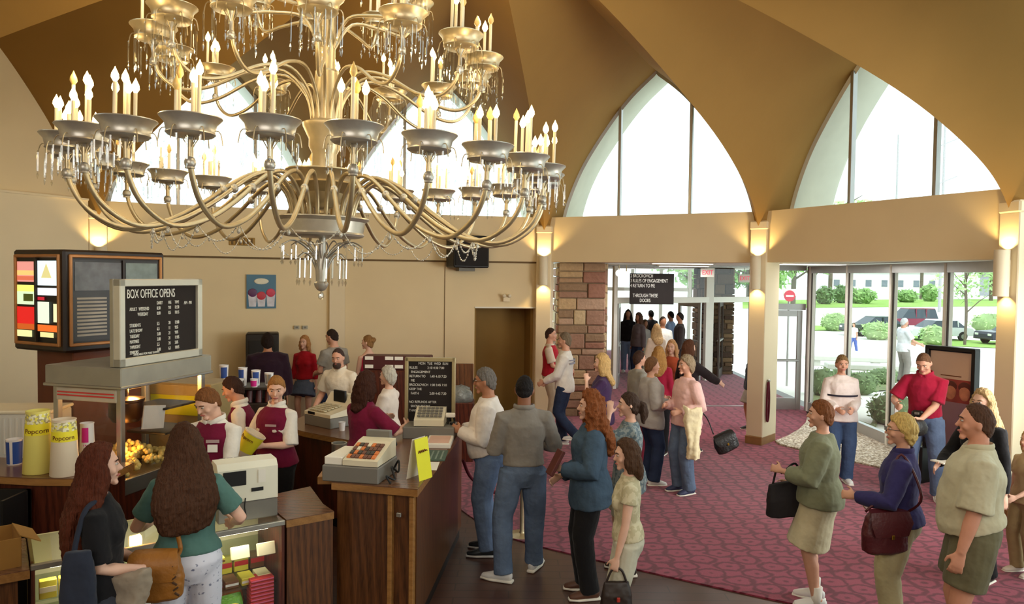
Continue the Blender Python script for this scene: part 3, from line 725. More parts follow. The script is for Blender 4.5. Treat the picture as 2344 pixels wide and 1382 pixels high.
for q in ((LC-.34, .1, 'green', 'yellow', 'shiny green candy bag with a yellow spot near the red cartons'), (LC-.30, .24, 'orange', 'red', 'orange candy bag behind the shiny green one'), (LC-.57, .1, 'blue', 'white', 'shiny blue candy bag with a white spot'), (LC-.80, .12, 'blue', 'yellow', 'blue candy bag with a yellow spot'), (LC-.55, .27, 'white', 'green', 'white candy bag with a green spot lying behind the blue ones')):
    candy_bag(q[0], q[1], .285, q[2], q[3], q[4], 1.1)
for j in range(7): candy_box(.13, .10, .30+.03*j, ('red', 'brown', 'cream', 'orange', 'yellow', 'cream', 'brown')[j], (.2, .13, .027), 'flat candy carton in the mixed stack at the left end of the case', 'mixed stack at the left end', stripes='cream' if j % 2 == 0 else 'red')
for k in range(3): candy_box(.09+.1*k, .12, .668, ('yellow', 'yellow', 'green')[k], (.09, .05, .11), ('tall yellow candy carton at the left end of the top shelf', 'tall yellow candy carton second from the left of the top shelf', 'tall green candy carton third from the left of the top shelf')[k], None, stripes='cream')
# --- counter piece and carton at the far left of the case ---
A = CE-CDI*.02; B = CE-CDI*.9
counter('corner_counter', 'wood grain counter end at the lower left with a cardboard carton on it', [B, A, A+CNI*.6, B+CNI*.6], .90, skirt=M_WOOD)
p = A-CDI*.22+CNI*.2; t = thing('cardboard_carton', 'open brown cardboard carton on the counter end at the lower left', 'box', (p.x, p.y, .90), crz+.12)
M_CARD = mat('brown_cardboard', (150, 108, 48), .85, var=.06)
m = MB(); w, d_, h = .36, .3, .17
for c, s_ in (((0, -d_/2, h/2), (w, .006, h)), ((0, d_/2, h/2), (w, .006, h)), ((-w/2, 0, h/2), (.006, d_, h)), ((w/2, 0, h/2), (.006, d_, h)), ((0, 0, .004), (w, d_, .006))): m.box(c, s_)
m.build('carton_walls', M_CARD, t)
m = MB(); m.box((w/2+.05, 0, h-.02), (.12, d_*.95, .005), rot=Matrix.Rotation(.5, 3, 'Y')); m.build('flap', M_CARD, t)
# --- left counter with the tubs ---
lc = counter('tub_counter', 'dark left counter holding the popcorn tubs in front of the popcorn machine', [(-4.7, 5.62), (-3.5, 5.46), (-3.02, 5.46), (-3.02, 5.93), (-4.7, 6.1)], 1.10, skirt=M_DKWOOD)
p = gd(40, 1180, 5.45); t = thing('shelf_bay', 'dark open shelf bay under the left counter with wrapped stock', 'shelf', (-3.95, 5.42, 0))
m = MB(); m.box((0, .02, .52), (.86, .04, 1.0)); m.build('back_panel', M_BLACK, t)
m = MB(); m.box((0, -.12, .62), (.86, .3, .02)); m.build('shelf_board', M_BLACK, t)
m = MB(); m.box((.42, -.12, .52), (.02, .3, 1.0)); m.build('side_panel', M_BLACK, t)
t = thing('plastic_sack', 'crumpled clear plastic sack of stock on the dark shelf', 'bag', (-3.98, 5.25, .63))
m = MB(); m.ball((0, 0, .09), (.2, .12, .09), 24, 14, fn=lambda d: V((d.x*.2, d.y*.12, d.z*.09))*(1+.18*noise.noise(d*4))); m.build('sack', mat('milky_plastic', (120, 122, 116), .25, var=.25, vs=14, bump=.6), t, 180)
t = thing('blue_binder', 'narrow blue binder standing at the end of the dark shelf', 'binder', (-3.60, 5.28, .63))
m = MB(); m.box((0, 0, .17), (.05, .24, .34), 0, .004); m.build('cover', mat('blue_vinyl', (36, 62, 110), .4), t)
m = MB(); m.box((0.0, -.123, .17), (.03, .004, .2)); m.build('spine_label', M_PAPER, t)
# --- tubs and cups ---
M_TUBY = mat('pale_yellow_tub', (234, 222, 120), .5, var=.02); M_TUBW = mat('cream_tub', (232, 216, 190), .5, var=.02)
M_BAND = mat('yellow_print', (240, 226, 50), .5, var=.03); M_SPK = speckle('printed_speckle', [(236, 226, 90), (180, 170, 120), (240, 236, 200)], 60, .5, 0); M_BROWNP = mat('brown_print', (110, 56, 20), .5, var=0)
def ring_text(s, size, parent, rad, z, m_, a0, kx=1.0, axisM=None):
    # letters bent round a cup, one after the other, as ONE mesh of lettering
    c = bpy.data.curves.new('tmp', 'FONT'); c.body = s; c.size = size; c.align_x = 'CENTER'; c.align_y = 'CENTER'; c.extrude = .0012
    o = bpy.data.objects.new('tmp', c); COL.objects.link(o); bpy.context.view_layer.update()
    me = bpy.data.meshes.new_from_object(o.evaluated_get(bpy.context.evaluated_depsgraph_get())); bpy.data.objects.remove(o)
    for v in me.vertices:
        a = a0+v.co.x*kx/rad; rr = rad+v.co.z+.001; v.co = V((rr*math.cos(a), rr*math.sin(a), z+v.co.y))
    me.materials.clear(); me.materials.append(m_); o = bpy.data.objects.new('lettering', me); link(o, parent); return o
def tub(name, label, p, h, r0, r1, body, band, word=None, cat='popcorn tub', group=None, Q=None):
    t = thing(name, label, cat, p, 0, group)
    z = lambda f: h*f; rr = lambda f: r0+(r1-r0)*f
    m = MB(); m.lathe([(r0*.96, 0), (r0, .004), (rr(.985), h*.985), (r1*1.05, h*.985), (r1*1.05, h), (r1*.97, h), (rr(.3)*.9, h*.3)], 28, mi=0); m.build('cup', body, t, 50)
    m = MB(); m.lathe([(rr(.62)+.0015, z(.62)), (rr(.8)+.0015, z(.8))], 28, cap=False); m.build('printed_band', band, t, 180)
    m = MB(); m.lathe([(rr(.8)+.0015, z(.8)), (rr(.96)+.0015, z(.96))], 28, cap=False); m.build('printed_fade', M_SPK, t, 180)
    if word: ring_text(word, h*.11, t, rr(.69)+.002, z(.69), M_BROWNP, -PI/2+.45)
    return t
def on_top(u, v, z): p = gz(u, v, z); return (p.x, p.y, z)
tub('popcorn_tub', 'tallest pale yellow popcorn tub stack on the left counter', on_top(88, 1080, 1.1), .47, .105, .078, M_TUBY, M_BAND, 'Popcorn')
tub('popcorn_tub', 'shorter cream popcorn tub stack next to the pale yellow one', on_top(148, 1086, 1.1), .42, .10, .078, M_TUBW, M_BAND, 'Popcorn')
M_CUPW = mat('white_cup', (232, 228, 226), .5, var=.02)
def soda(label, p, h, r0, r1, cols, group=None, fat=True):
    t = thing('paper_cup', label, 'cup', p, rnd.random(), group)
    m = MB(); m.lathe([(r0*.97, 0), (r0, .003), (r1, h*.98), (r1*1.06, h*.98), (r1*1.06, h), (r1*.97, h), (r0, h*.3)], 22); m.build('cup', M_CUPW, t, 50)
    m = MB(); n = 22
    for (a0, a1, z0, z1) in cols[1]:
        k = max(2, int((a1-a0)*4)); vs = []; 
        for i in range(k+1):
            a = a0+(a1-a0)*i/k
            for z_ in (z0, z1):
                r_ = r0+(r1-r0)*z_+.0012; vs.append((r_*math.cos(a), r_*math.sin(a), h*z_))
        m.add(vs, [(2*i, 2*i+2, 2*i+3, 2*i+1) for i in range(k)])
    m.build('printed_panel', cols[0], t, 180); return t
M_PINKP = mat('magenta_print', (214, 40, 140), .5, var=.03); M_BLUEP = mat('blue_print', (40, 74, 150), .5, var=.06)
soda('tall white cup stack with magenta panels behind the cream tub', on_top(200, 1062, 1.1), .33, .056, .048, (M_PINKP, [(-2.2, -1.2, .55, .9), (-1.9, -1.5, .2, .5), (.5, 1.5, .4, .9)]))
soda('single blue printed paper cup at the left of the yellow tub', on_top(33, 1062, 1.1), .2, .05, .056, (M_BLUEP, [(-3, -1.75, .05, .92), (-1.35, 1.2, .05, .92)]))
# white ribbed bag dispenser at the far left
p = gd(30, 960, 6.6); t = thing('ribbed_bin', 'white ribbed plastic bin at the far left behind the blue cup', 'bin', (-4.32, 6.55, .0), .1)
m = MB(); m.box((0, 0, .7), (.7, .4, 1.4), 0, .02)
for k in range(14): m.cyl((-.32+.05*k, -.2, 1.05), (-.32+.05*k, -.2, 1.36), .012, n=6)
m.build('ribbed_wall', mat('white_plastic', (206, 204, 194), .5, var=.04), t)
m = MB(); m.box((0, 0, 1.41), (.72, .42, .03), 0, .008); m.build('lid', M_REGB, t)
# --- popcorn machine ---
pa, pb = V((-3.14, 6.0)), V((-2.87, 7.0)); pdv = (pb-pa).normalized(); prz = math.atan2(pdv.y, pdv.x)-PI/2
PW, PD = .68, (pb-pa).length
pm = thing('popcorn_machine', 'large stainless popcorn machine with orange glow behind glass under the box office board', 'popcorn machine', (pa.x, pa.y, 0), prz)
bx = lambda n_, c, s_, mt, bev=.005, par=None: MB().box(c, s_, 0, bev).build(n_, mt, par or pm)
bx('base_cabinet', (-PW/2, PD/2, .40), (PW, PD, .8), M_DKWOOD)
bx('base_tray', (-PW/2, PD/2, .865), (PW+.02, PD+.02, .13), M_STEEL)
for x in (-PW+.025, -.025):
    for y in (.025, PD-.025): bx('corner_post', (x, y, 1.31), (.05, .05, .77), M_STEEL)
bx('canopy', (-PW/2, PD/2, 1.765), (PW+.08, PD+.08, .17), mat('canopy_steel', (160, 156, 142), .45, .5, var=.1, vs=5), .008)
bx('canopy_rim', (-PW/2, PD/2, 1.69), (PW+.1, PD+.1, .025), M_STEEL)
bx('valance', (-PW/2, -.0, 1.62), (PW-.08, .012, .12), mat('cream_valance', (196, 186, 164), .5))
for z in (1.605, 1.63): MB().box((-PW/2, -.012, z), (PW-.12, .008, .010)).build('red_stripe', mat('red_neon_strip', (214, 60, 56), .4), pm)
for c, s_ in (((-PW/2, .01, 1.3), (PW-.1, .008, .72)), ((-.012, PD/2, 1.3), (.008, PD-.1, .72)), ((-PW+.012, PD/2, 1.3), (.008, PD-.1, .72))): MB().box(c, s_).build('glass_side', M_GLASS, pm)
m = MB(); m.lathe([(.02, 1.30), (.11, 1.31), (.14, 1.36), (.14, 1.48), (.15, 1.49), (.15, 1.51), (.02, 1.53)], 24, (-PW*.55, PD*.45, 0)); m.cyl((-PW*.55, PD*.45, 1.5), (-PW*.55, PD*.45, 1.68), .02); m.build('kettle', mat('dark_kettle', (70, 58, 48), .35, .8), pm, 40)
for z in (1.20, 1.42): bx('wire_shelf', (-PW*.35, PD*.72, z), (PW*.6, PD*.4, .02), M_BLACK)
rp = random.Random(3); m = MB()
for k in range(420):
    x, y = rp.uniform(-PW+.06, -.05), rp.uniform(.06, PD-.06); hgt = .93+.2*math.exp(-((x+PW/2)**2+(y-PD*.4)**2)/.08)*rp.random()**.4+.03*rp.random()
    m.ball((x, y, hgt), rp.uniform(.018, .03), 6, 4)
tag(m.build('popcorn', mat('buttered_popcorn', (246, 214, 130), .8, var=.12, vs=30), pm, 180), kind='stuff')
add_light('warming_lamp', 'POINT', (-PW/2, PD/2, 1.6), 16, (1, .48, .12), pm, shadow_soft_size=.06)
add_light('warming_lamp', 'POINT', (-PW*.3, PD*.25, 1.12), 4, (1, .42, .08), pm, shadow_soft_size=.05)
M_TOY = mat('white_card', (206, 200, 190), .7)
MB().box((-.06, PD*.42, 1.37), (.012, .26, .2), 0, .002, rot=Matrix.Rotation(-.15, 3, 'X')).build('price_card', M_TOY, pm)
# back warmer behind the machine (yellow front)
p = gd(425, 905, 7.3); t = thing('nacho_warmer', 'yellow fronted warmer cabinet behind the boy with the name badge', 'food warmer', (-3.3, 7.75, 0), -.2)
bx('body', (0, 0, .75), (.7, .45, 1.5), mat('tan_enamel', (170, 146, 96), .5), .01, t); bx('front_panel', (0, -.23, 1.28), (.66, .012, .2), M_YEL, .004, t); bx('header', (0, -.23, 1.43), (.66, .012, .1), mat('tan_header', (196, 170, 110), .5), .004, t)
# --- box office board on top of the canopy ---
ba = pa+pdv*.0; t = thing('letter_board', 'black felt box office price board in an aluminium frame standing on the popcorn machine', 'sign board', (pa.x-.02, pa.y-.02, 1.852), math.atan2(pdv.y, pdv.x))
bw, bh = 1.0, .71
m = MB()
for c, s_ in (((bw/2, 0, .035), (bw, .07, .07)), ((bw/2, 0, bh-.03), (bw, .07, .06)), ((.03, 0, bh/2), (.06, .07, bh)), ((bw-.03, 0, bh/2), (.06, .07, bh))): m.box(c, s_, 0, .006)
m.build('frame', mat('satin_frame', (206, 202, 186), .4, .4, var=.05), t)
MB().box((bw/2, .01, bh/2), (bw-.1, .03, bh-.1)).build('felt_panel', M_FELT, t)
MB().box((bw/2, .05, bh/2), (bw, .04, bh), 0, .004).build('back_panel', M_STEEL, t)
RX = (PI/2, 0, 0)
txt('BOX OFFICE OPENS', .105, M_LET, t, (.10, -.008, bh-.125), RX, .60, 'lettering')
rows = [('', 'DAILY', 'FEE', 'TIME'), ('ADULT   WEEKEND', '8.50', '9.0', '12:30'), ('             WEEKDAY', '8.00', '8.5', '10:15'), ('', '', '', ''), ('STUDENTS', '5.5', '20', '12:00'), ('LATE SHOW', '6.5', '11', '9:55'), ('TUESDAY', '5.00', '21', '9:05'), ('MATINEE', '5.00', '21', '11:05'), ('TWILIGHT', '5.5', '24', '5:05'), ('SENIORS', '5.00', '6.1', '10:05')]
for j, r_ in enumerate(rows):
    z = bh-.205-.0445*j
    for x, s_ in zip((.13, .44, .58, .66), r_):
        if s_.strip(): txt(s_, .040, M_LET, t, (x, -.008, z), RX, .62, 'lettering')
txt('AVAILABLE FOR MOST SHOWS', .024, M_LET, t, (.17, -.008, .085), RX, .9)
txt('AM - PM', .04, M_LET, t, (.78, -.008, bh-.215), RX, .7)
# --- menu light box on its pedestal ---
mc, d1 = V((-4.13, 6.9)), V((.447, .894)); d2 = V((-.894, .447)); w1, w2 = 1.08, .78; mz0, mz1 = 1.86, 2.82
cc = mc+d1*w1/2+d2*w2/2
mb_ = thing('menu_light_box', 'dark wood menu light box with glowing food pictures on a brown pedestal', 'menu board', (cc.x, cc.y, 0), math.atan2(d1.y, d1.x))
M_DKBROWN = mat('near_black_wood', (40, 30, 24), .4, var=.1)
bx('case', (0, 0, (mz0+mz1)/2), (w1, w2, mz1-mz0), M_DKBROWN, .02, mb_)
bx('pedestal', (0, 0, .92), (w1*.72, w2*.72, 1.86), mat('red_brown_pedestal', (104, 56, 36), .6, var=.1), .01, mb_)
M_TRIMO = mat('copper_trim', (176, 122, 72), .35, .3)
def light_face(parent, face, w, lit):
    # face 'r': plane y=-w2/2 (along x); face 'l': plane x=-w1/2 (along y)
    def pt(a, z, o=0): return (a, -w2/2-o, z) if face == 'r' else (-w1/2-o, -a, z)
    def pl(a0, a1, z0, z1, o, mt, nm, th=.006):
        c = pt((a0+a1)/2, (z0+z1)/2, o); s_ = (a1-a0, th, z1-z0) if face == 'r' else (th, a1-a0, z1-z0)
        return MB().box(c, s_, 0, .0).build(nm, mt, parent)
    h0, h1 = mz0+.07, mz1-.06; a0, a1 = -w/2+.06, w/2-.06
    m = MB(); q = .03
    for (p, s_) in ((((a0+a1)/2, h0), (a1-a0+q, q)), (((a0+a1)/2, h1), (a1-a0+q, q)), ((a0, (h0+h1)/2), (q, h1-h0)), ((a1, (h0+h1)/2), (q, h1-h0))):
        c = pt(p[0], p[1], .01); m.box(c, (s_[0], .03, s_[1]) if face == 'r' else (.03, s_[0], s_[1]), 0, .008)
    m.build('copper_frame', M_TRIMO, parent)
    return pl, a0+.02, a1-.02, h0+.03, h1-.03
pl, a0, a1, h0, h1 = light_face(mb_, 'l', w2, 1)
mid = (a0+a1)/2; H_ = h1-h0
EM = lambda n_, c, s_=.9: emit(n_, c, s_)
pics = [(a0, mid-.02, .72, .97, (226, 150, 140)), (a0, mid-.02, .80, .86, (240, 200, 120)), (a0, mid-.02, .74, .79, (214, 110, 80)), (a0, mid-.02, .60, .68, (236, 240, 120)), (a0, mid-.02, .44, .60, (214, 240, 200)), (a0+.1, mid-.06, .48, .57, (60, 70, 20)), (a0, mid-.02, .20, .41, (214, 30, 30)), (a0, mid-.02, .13, .2, (196, 90, 30)), (a0, mid-.08, .04, .12, (236, 236, 170)),
        (mid+.02, a1, .68, .98, (226, 248, 255)), (mid+.02, a1, .56, .65, (236, 246, 255)), (mid+.02, mid+.12, .50, .54, (190, 30, 50)), (mid+.02, a1-.12, .22, .48, (226, 244, 220)), (a1-.05, a1, .24, .46, (240, 240, 190)), (mid+.02, a1, .12, .2, (230, 110, 40)), (mid+.06, a1-.05, .05, .11, (240, 230, 160))]
MB_back = pl(a0-.01, a1+.01, h0-.01, h1+.01, .001, M_BLACK, 'back_sheet', .004)
for i, (x0, x1, f0, f1, c) in enumerate(pics): pl(x0, x1, h0+H_*f0, h0+H_*f1, .006+.0008*i, EM('lit_picture_%d' % i, c), 'lit_picture', .003)
m = MB(); c = ((-w1/2-.02), -(mid+.02+(a1-mid-.02)/2), h0+H_*.83); m.lathe([(.09, 0), (.09, .003)], 3, c, (-1, 0, 0)); m.build('lit_picture', EM('lit_cone', (214, 206, 140)), mb_)
pl(mid-.012, mid+.012, h0-.01, h1+.01, .02, M_DKBROWN, 'divider', .02)
pl, a0, a1, h0, h1 = light_face(mb_, 'r', w1, 0); mid = a0+(a1-a0)*.56; H_ = h1-h0
pl(a0, a1, h0, h1, .001, mat('dark_menu_sheet', (58, 56, 58), .25, var=.15), 'back_sheet', .004)
pl(a0+.02, mid-.02, h0+H_*.62, h0+H_*.97, .005, mat('grey_picture', (104, 106, 112), .2, var=.35, vs=9), 'grey_picture'); pl(mid+.03, a1-.02, h0+H_*.62, h0+H_*.97, .005, mat('grey_green_picture', (120, 132, 130), .2, var=.25, vs=9), 'grey_picture')
for k in range(11): pl(a0+.04, a0+.34, h0+H_*(.06+.045*k), h0+H_*(.085+.045*k), .005, mat('price_strip', (176, 168, 156), .5), 'price_strip')
pl(mid-.012, mid+.012, h0, h1, .012, M_DKBROWN, 'divider', .02)
# --- cash registers ---
def keys(m, x0, x1, y0, y1, nx, ny, zf, mi=0):
    for i in range(nx):
        for j in range(ny):
            x = x0+(x1-x0)*(i+.5)/nx; y = y0+(y1-y0)*(j+.5)/ny; m.box((x, y, zf(y)), ((x1-x0)/nx*.8, abs(y1-y0)/ny*.8, .012), 0, .002, mi=mi)
# white register on the candy case, its back to the camera
p = gz(545, 1186, .92); t = thing('cash_register', 'white cash register with its back to the camera on the candy case', 'cash register', (p.x-.02, p.y+.13, .92), crz+PI-.05)
bx('drawer', (0, 0, .065), (.40, .40, .13), M_REGG, .008, t)
m = MB(); pr = [(-.2, .135), (.2, .135), (.2, .36), (.16, .40), (.0, .40), (-.2, .2)]
m.add([(x, y, z) for x in (-.2, .2) for y, z in [(q[0], q[1]) for q in pr]], [tuple(range(6)), tuple(range(6, 12))[::-1]]+[(i, (i+1) % 6, 6+(i+1) % 6, 6+i) for i in range(6)]); m.build('housing', M_REGW, t)
bx('display_window', (.09, .203, .30), (.15, .008, .10), M_BLACK, .002, t); bx('maker_plate', (-.06, .203, .21), (.08, .006, .025), M_BLACK, .001, t); bx('paper_slip', (-.09, .204, .30), (.05, .004, .09), M_PAPER, 0, t)
bx('base_gap', (0, 0, .132), (.38, .38, .012), M_BLACK, 0, t)
m = MB(); m.tube(bez([(.02, .205, .16), (.03, .22, .10), (.02, .225, .03), (.05, .23, .008)], 5), .004, 6); m.build('power_cord', M_BLACK, t)
m = MB(); keys(m, -.15, .15, -.17, -.02, 6, 5, lambda y: .23+(y+.2)*1.0*.95); m.build('keypad', M_REGG, t)
# register on the tall counter: grey drawer, flat colour keypad
p = (V(gz(820, 1108, 1.1)[:2])+V(gz(890, 1020, 1.1)[:2]))/2; t = thing('cash_register', 'grey and cream cash register with a sloped colour keypad on the tall counter', 'cash register', (-1.13, 5.62, 1.1), -.2)
bx('drawer', (0, 0, .06), (.44, .40, .12), M_REGG, .008, t)
m = MB(); pr = [(-.19, .125), (.19, .125), (.19, .26), (.10, .25), (-.19, .165)]
m.add([(x, y, z) for x in (-.06, .21) for y, z in pr], [tuple(range(5)), tuple(range(5, 10))[::-1]]+[(i, (i+1) % 5, 5+(i+1) % 5, 5+i) for i in range(5)]); m.build('housing', M_REGB, t)
bx('printer_cover', (-.14, 0, .15), (.14, .36, .06), M_PAPER, .006, t)
m = MB(); Q = Matrix.Rotation(.285, 3, 'X')
kc = [mat('key_'+n_, c, .5, var=0) for n_, c in (('orange', (214, 120, 60)), ('brown', (110, 70, 56)), ('cream', (226, 216, 190)), ('dark', (60, 56, 52)))]
for i in range(7):
    for j in range(4): m.box((-.03+.032*i, -.14+.055*j, .185+.0162*j+.0), (.027, .045, .01), rot=Q, mi=rk.randrange(4))
m.build('keypad', kc, t)
bx('rear_display', (.06, .22, .27), (.2, .05, .08), M_REGG, .006, t)
m = MB(); m.tube(bez([(.22, .1, .03), (.28, .06, .12), (.30, 0, .05), (.27, -.06, .1), (.31, -.1, .02), (.26, -.14, .05), (.3, -.16, .005)], 6), .008, 6); m.build('coiled_cord', M_BLACK, t)
# beige register at the bearded man
t = thing('cash_register', 'beige cash register with a black raised screen on the back counter', 'cash register', (-1.98, 8.32, .95), -.68)
bx('drawer', (0, 0, .055), (.46, .44, .11), M_REGG, .006, t)
m = MB(); pr = [(-.22, .115), (.22, .115), (.22, .32), (.14, .32), (.06, .2), (-.22, .15)]
m.add([(x, y, z) for x in (-.23, .23) for y, z in pr], [tuple(range(6)), tuple(range(6, 12))[::-1]]+[(i, (i+1) % 6, 6+(i+1) % 6, 6+i) for i in range(6)]); m.build('housing', M_REGB, t)
m = MB(); keys(m, -.2, .1, -.2, .04, 7, 5, lambda y: .165+(y+.22)*.18); m.build('keypad', mat('tan_keys', (196, 186, 156), .5), t)
bx('screen', (.0, .09, .30), (.2, .03, .13), M_BLACK, .004, t); bx('side_notch', (-.1, -.222, .14), (.12, .006, .03), M_BLACK, 0, t)
# register with the felt price board behind it
t = thing('cash_register', 'small beige register with dark keys in front of the felt price board', 'cash register', (-.76, 7.06, 1.10), -.02)
bx('drawer', (0, 0, .055), (.48, .30, .11), M_REGG, .006, t)
m = MB(); pr = [(-.12, .115), (.12, .115), (.12, .26), (.06, .26), (-.12, .17)]
m.add([(x, y, z) for x in (-.14, .14) for y, z in pr], [tuple(range(5)), tuple(range(5, 10))[::-1]]+[(i, (i+1) % 5, 5+(i+1) % 5, 5+i) for i in range(5)]); m.build('housing', M_REGB, t)
m = MB(); keys(m, -.12, .12, -.10, .05, 6, 4, lambda y: .185+(y+.12)*.5); m.build('keypad', M_REGG, t)
m = MB(); m.tube(bez([(.16, .0, .12), (.2, .05, .2), (.23, 0, .14), (.2, -.06, .13)], 5), .012, 6); m.build('handset_cord', M_BLACK, t); bx('handset', (.19, 0, .2), (.09, .05, .04), M_PAPER, .008, t)
t = thing('price_board', 'black felt price board with white letters behind the small beige register', 'sign board', (-.79, 7.29, 1.10), -.02)
m = MB()
for c, s_ in (((0, 0, .04), (.49, .05, .08)), ((0, 0, .70), (.49, .05, .04)), ((-.23, 0, .36), (.035, .05, .72)), ((.23, 0, .36), (.035, .05, .72))): m.box(c, s_, 0, .005)
m.build('frame', mat('olive_gold_frame', (166, 150, 110), .45, .3, var=.05), t); bx('felt_panel', (0, .01, .37), (.44, .02, .64), M_FELT, 0, t)
for j, s_ in enumerate(['           MON  TUE  WED  SUN', 'RULES            2:10 4:30 7:00', '  ENGAGEMENT', 'RETURN TO     1:40 4:10 7:20', '  ME', 'BROCKOVICH  1:00 3:45 7:10', 'KEEP THE', '  FAITH             2:00 4:45 7:30', '', 'NO REFUNDS AFTER', '  SHOW BEGINS', 'THANK YOU']):
    if s_.strip(): txt(s_, .034, M_LET, t, (-.205, -.004, .66-.042*j), RX, .85)
# --- things on the tall counter ---
p = gz(962, 1096, 1.1); t = thing('table_sign', 'folded yellow and white card sign standing on the tall counter', 'sign', (p.x-.01, p.y+.03, 1.1), 1.05)
MB().box((0, -.035, .15), (.16, .003, .31), rot=Matrix.Rotation(-.16, 3, 'X')).build('yellow_face', M_YEL, t); MB().box((0, .035, .15), (.16, .003, .31), rot=Matrix.Rotation(.16, 3, 'X')).build('white_face', M_PAPER, t)
m = MB(); m.tube(bez([(-.055+.011*i, -.031-.0*i, .205+(.012 if i % 2 else -.006)*(1 if i < 8 else .4)) for i in range(11)], 4), .0035, 6); m.build('handwriting', M_BROWNP, t, 60)
def sheet(name, label, cat, u0, v0, u1, v1, z, m_, th=.004, rz=0):
    a, b = gz(u0, v0, z), gz(u1, v1, z); c = (a+b)/2; t = thing(name, label, cat, (c.x, c.y, z), rz)
    return t, abs(b.x-a.x), abs(b.y-a.y)
t, w, d_ = sheet('counter_mat', 'dark green counter mat near the standing customer', 'mat', 966, 1055, 1022, 1032, 1.1, None); bx('mat', (0, 0, .004), (w*1.2, d_, .008), mat('green_mat', (74, 96, 84), .6, var=.15, vs=20), .002, t)
for k in range(4): bx('ruled_stripe', (-w*.5+w*.25*(k+.5), 0, .009), (w*.08, d_*.8, .002), mat('pale_stripe', (130, 146, 134), .6), 0, t)
t, w, d_ = sheet('paper_stack', 'cream paper tray stack at the far end of the tall counter', 'papers', 975, 1026, 1036, 1006, 1.1, None); bx('stack', (0, 0, .02), (w*1.1, d_, .04), M_PAPER, .004, t); bx('top_form', (0, 0, .042), (w*.9, d_*.8, .004), mat('pink_form', (220, 180, 160), .7), 0, t)
t, w, d_ = sheet('paper_sheet', 'loose white sheet in front of the green mat', 'papers', 968, 1076, 1005, 1058, 1.1, None); bx('sheet', (0, 0, .002), (w*1.1, d_, .003), M_PAPER, 0, t)
p = V((-1.38, 6.0, 1.1)); t = thing('steel_canister', 'brushed steel canister behind the grey and cream register', 'canister', (p.x, p.y, 1.1)); MB().lathe([(.058, 0), (.06, .004), (.06, .15), (.063, .155), (.063, .165), (.054, .165), (.05, .05)], 24).build('can', M_STEEL, t, 40)
p = gz(783, 985, .95); t = thing('paper_cup', 'small white cup beside the beige register on the back counter', 'cup', (p.x, p.y, .95)); MB().lathe([(.028, 0), (.036, .09), (.039, .092), (.034, .09), (.026, .02)], 18).build('cup', M_CUPW, t, 40)
t = thing('telephone', 'grey desk telephone beside the cashier in the dark red shirt', 'telephone', (-1.08, 6.25, 1.1), .3); bx('base', (0, 0, .035), (.22, .2, .07), M_REGG, .01, t)
m = MB(); m.loft(bez([(-.12, .0, .1), (-.06, 0, .085), (.06, 0, .085), (.12, 0, .1)], 4), [(.022, .016)]*13, 8); m.build('handset', M_BLACK, t, 60)
# --- drink rack with cups, deeper in the stand ---
t = thing('cup_rack', 'dark cup dispenser rack with printed cups on top behind the employees', 'rack', (-2.95, 8.3, 0), .15)
bx('body', (0, 0, .6), (.62, .4, 1.2), M_DKBROWN, .008, t); bx('top_shelf', (0, 0, 1.36), (.62, .4, .03), M_DKBROWN, .004, t); bx('back_panel', (0, .18, 1.28), (.62, .03, .2), M_DKBROWN, .004, t)
for k in range(6): MB().cyl((-.24+.1*k, -.14, 1.2), (-.24+.1*k, -.1, 1.36), .035, n=12).build('cup_tube', mat('dark_red_tube', (70, 26, 30), .4), t, 40)
M_REDP = mat('red_print', (190, 50, 70), .5)
for k, (dx, hh, lab) in enumerate(((-.22, .23, 'tall blue printed cup at the left end of the dark rack'), (-.02, .2, 'blue printed cup second from the left on the dark rack'), (.12, .17, 'smaller blue printed cup third from the left on the dark rack'), (.26, .14, 'small white cup at the right end of the dark rack'))):
    soda(lab, (-2.95+dx*math.cos(.15), 8.26+dx*math.sin(.15), 1.376), hh, .04, .048, (M_BLUEP if k < 3 else M_STEEL, [(-2.6, -1.1, .15, .9)]))
for k in range(3):
    soda(('short red printed cup low on the left of the dark rack', 'short pale cup in the middle of the dark rack', 'short purple printed cup low on the right of the dark rack')[k], (-2.95+(-.16+.15*k), 8.16, 1.376), .09, .035, .042, ((M_REDP, M_STEEL, M_PINKP)[k], [(-2.6, -.6, .1, .8)]))
# --- kiosk and bins near the back wall ---
p = gd(898, 850, 10.9); t = thing('leaflet_kiosk', 'dark red wooden kiosk with rows of white cards along its top', 'kiosk', (p.x+.1, 10.9, 0))
bx('body', (0, 0, .62), (.95, .4, 1.24), M_DKWOOD, .01, t); bx('top_rack', (-.02, .05, 1.34), (.98, .3, .2), mat('maroon_rack', (74, 26, 26), .5), .01, t)
for k, dx in enumerate((-.42, -.13, .01, .32)):
    for z in (1.29, 1.41): bx('white_card', (dx, -.105, z), (.12, .01, .05), M_PAPER, .002, t)
bx('side_post', (.47, 0, .7), (.12, .42, 1.4), M_WOOD, .006, t)
p = gd(1053, 900, 10.6); t = thing('waste_bin', 'wooden waste bin with a clear bag bulging from its top behind the price board', 'bin', (p.x, 10.6, 0))
bx('housing', (0, 0, .42), (.4, .4, .84), M_DKWOOD, .01, t); bx('hood', (0, .17, 1.1), (.36, .05, .5), M_WOOD, .008, t)
m = MB(); m.ball((0, 0, .9), (.19, .19, .16), 18, 12, fn=lambda d: V((d.x*.19, d.y*.19, d.z*.16))*(1+.2*noise.noise(d*3))); m.build('bin_bag', mat('milky_plastic', (120, 122, 116), .25, var=.25, vs=14, bump=.6), t, 180)
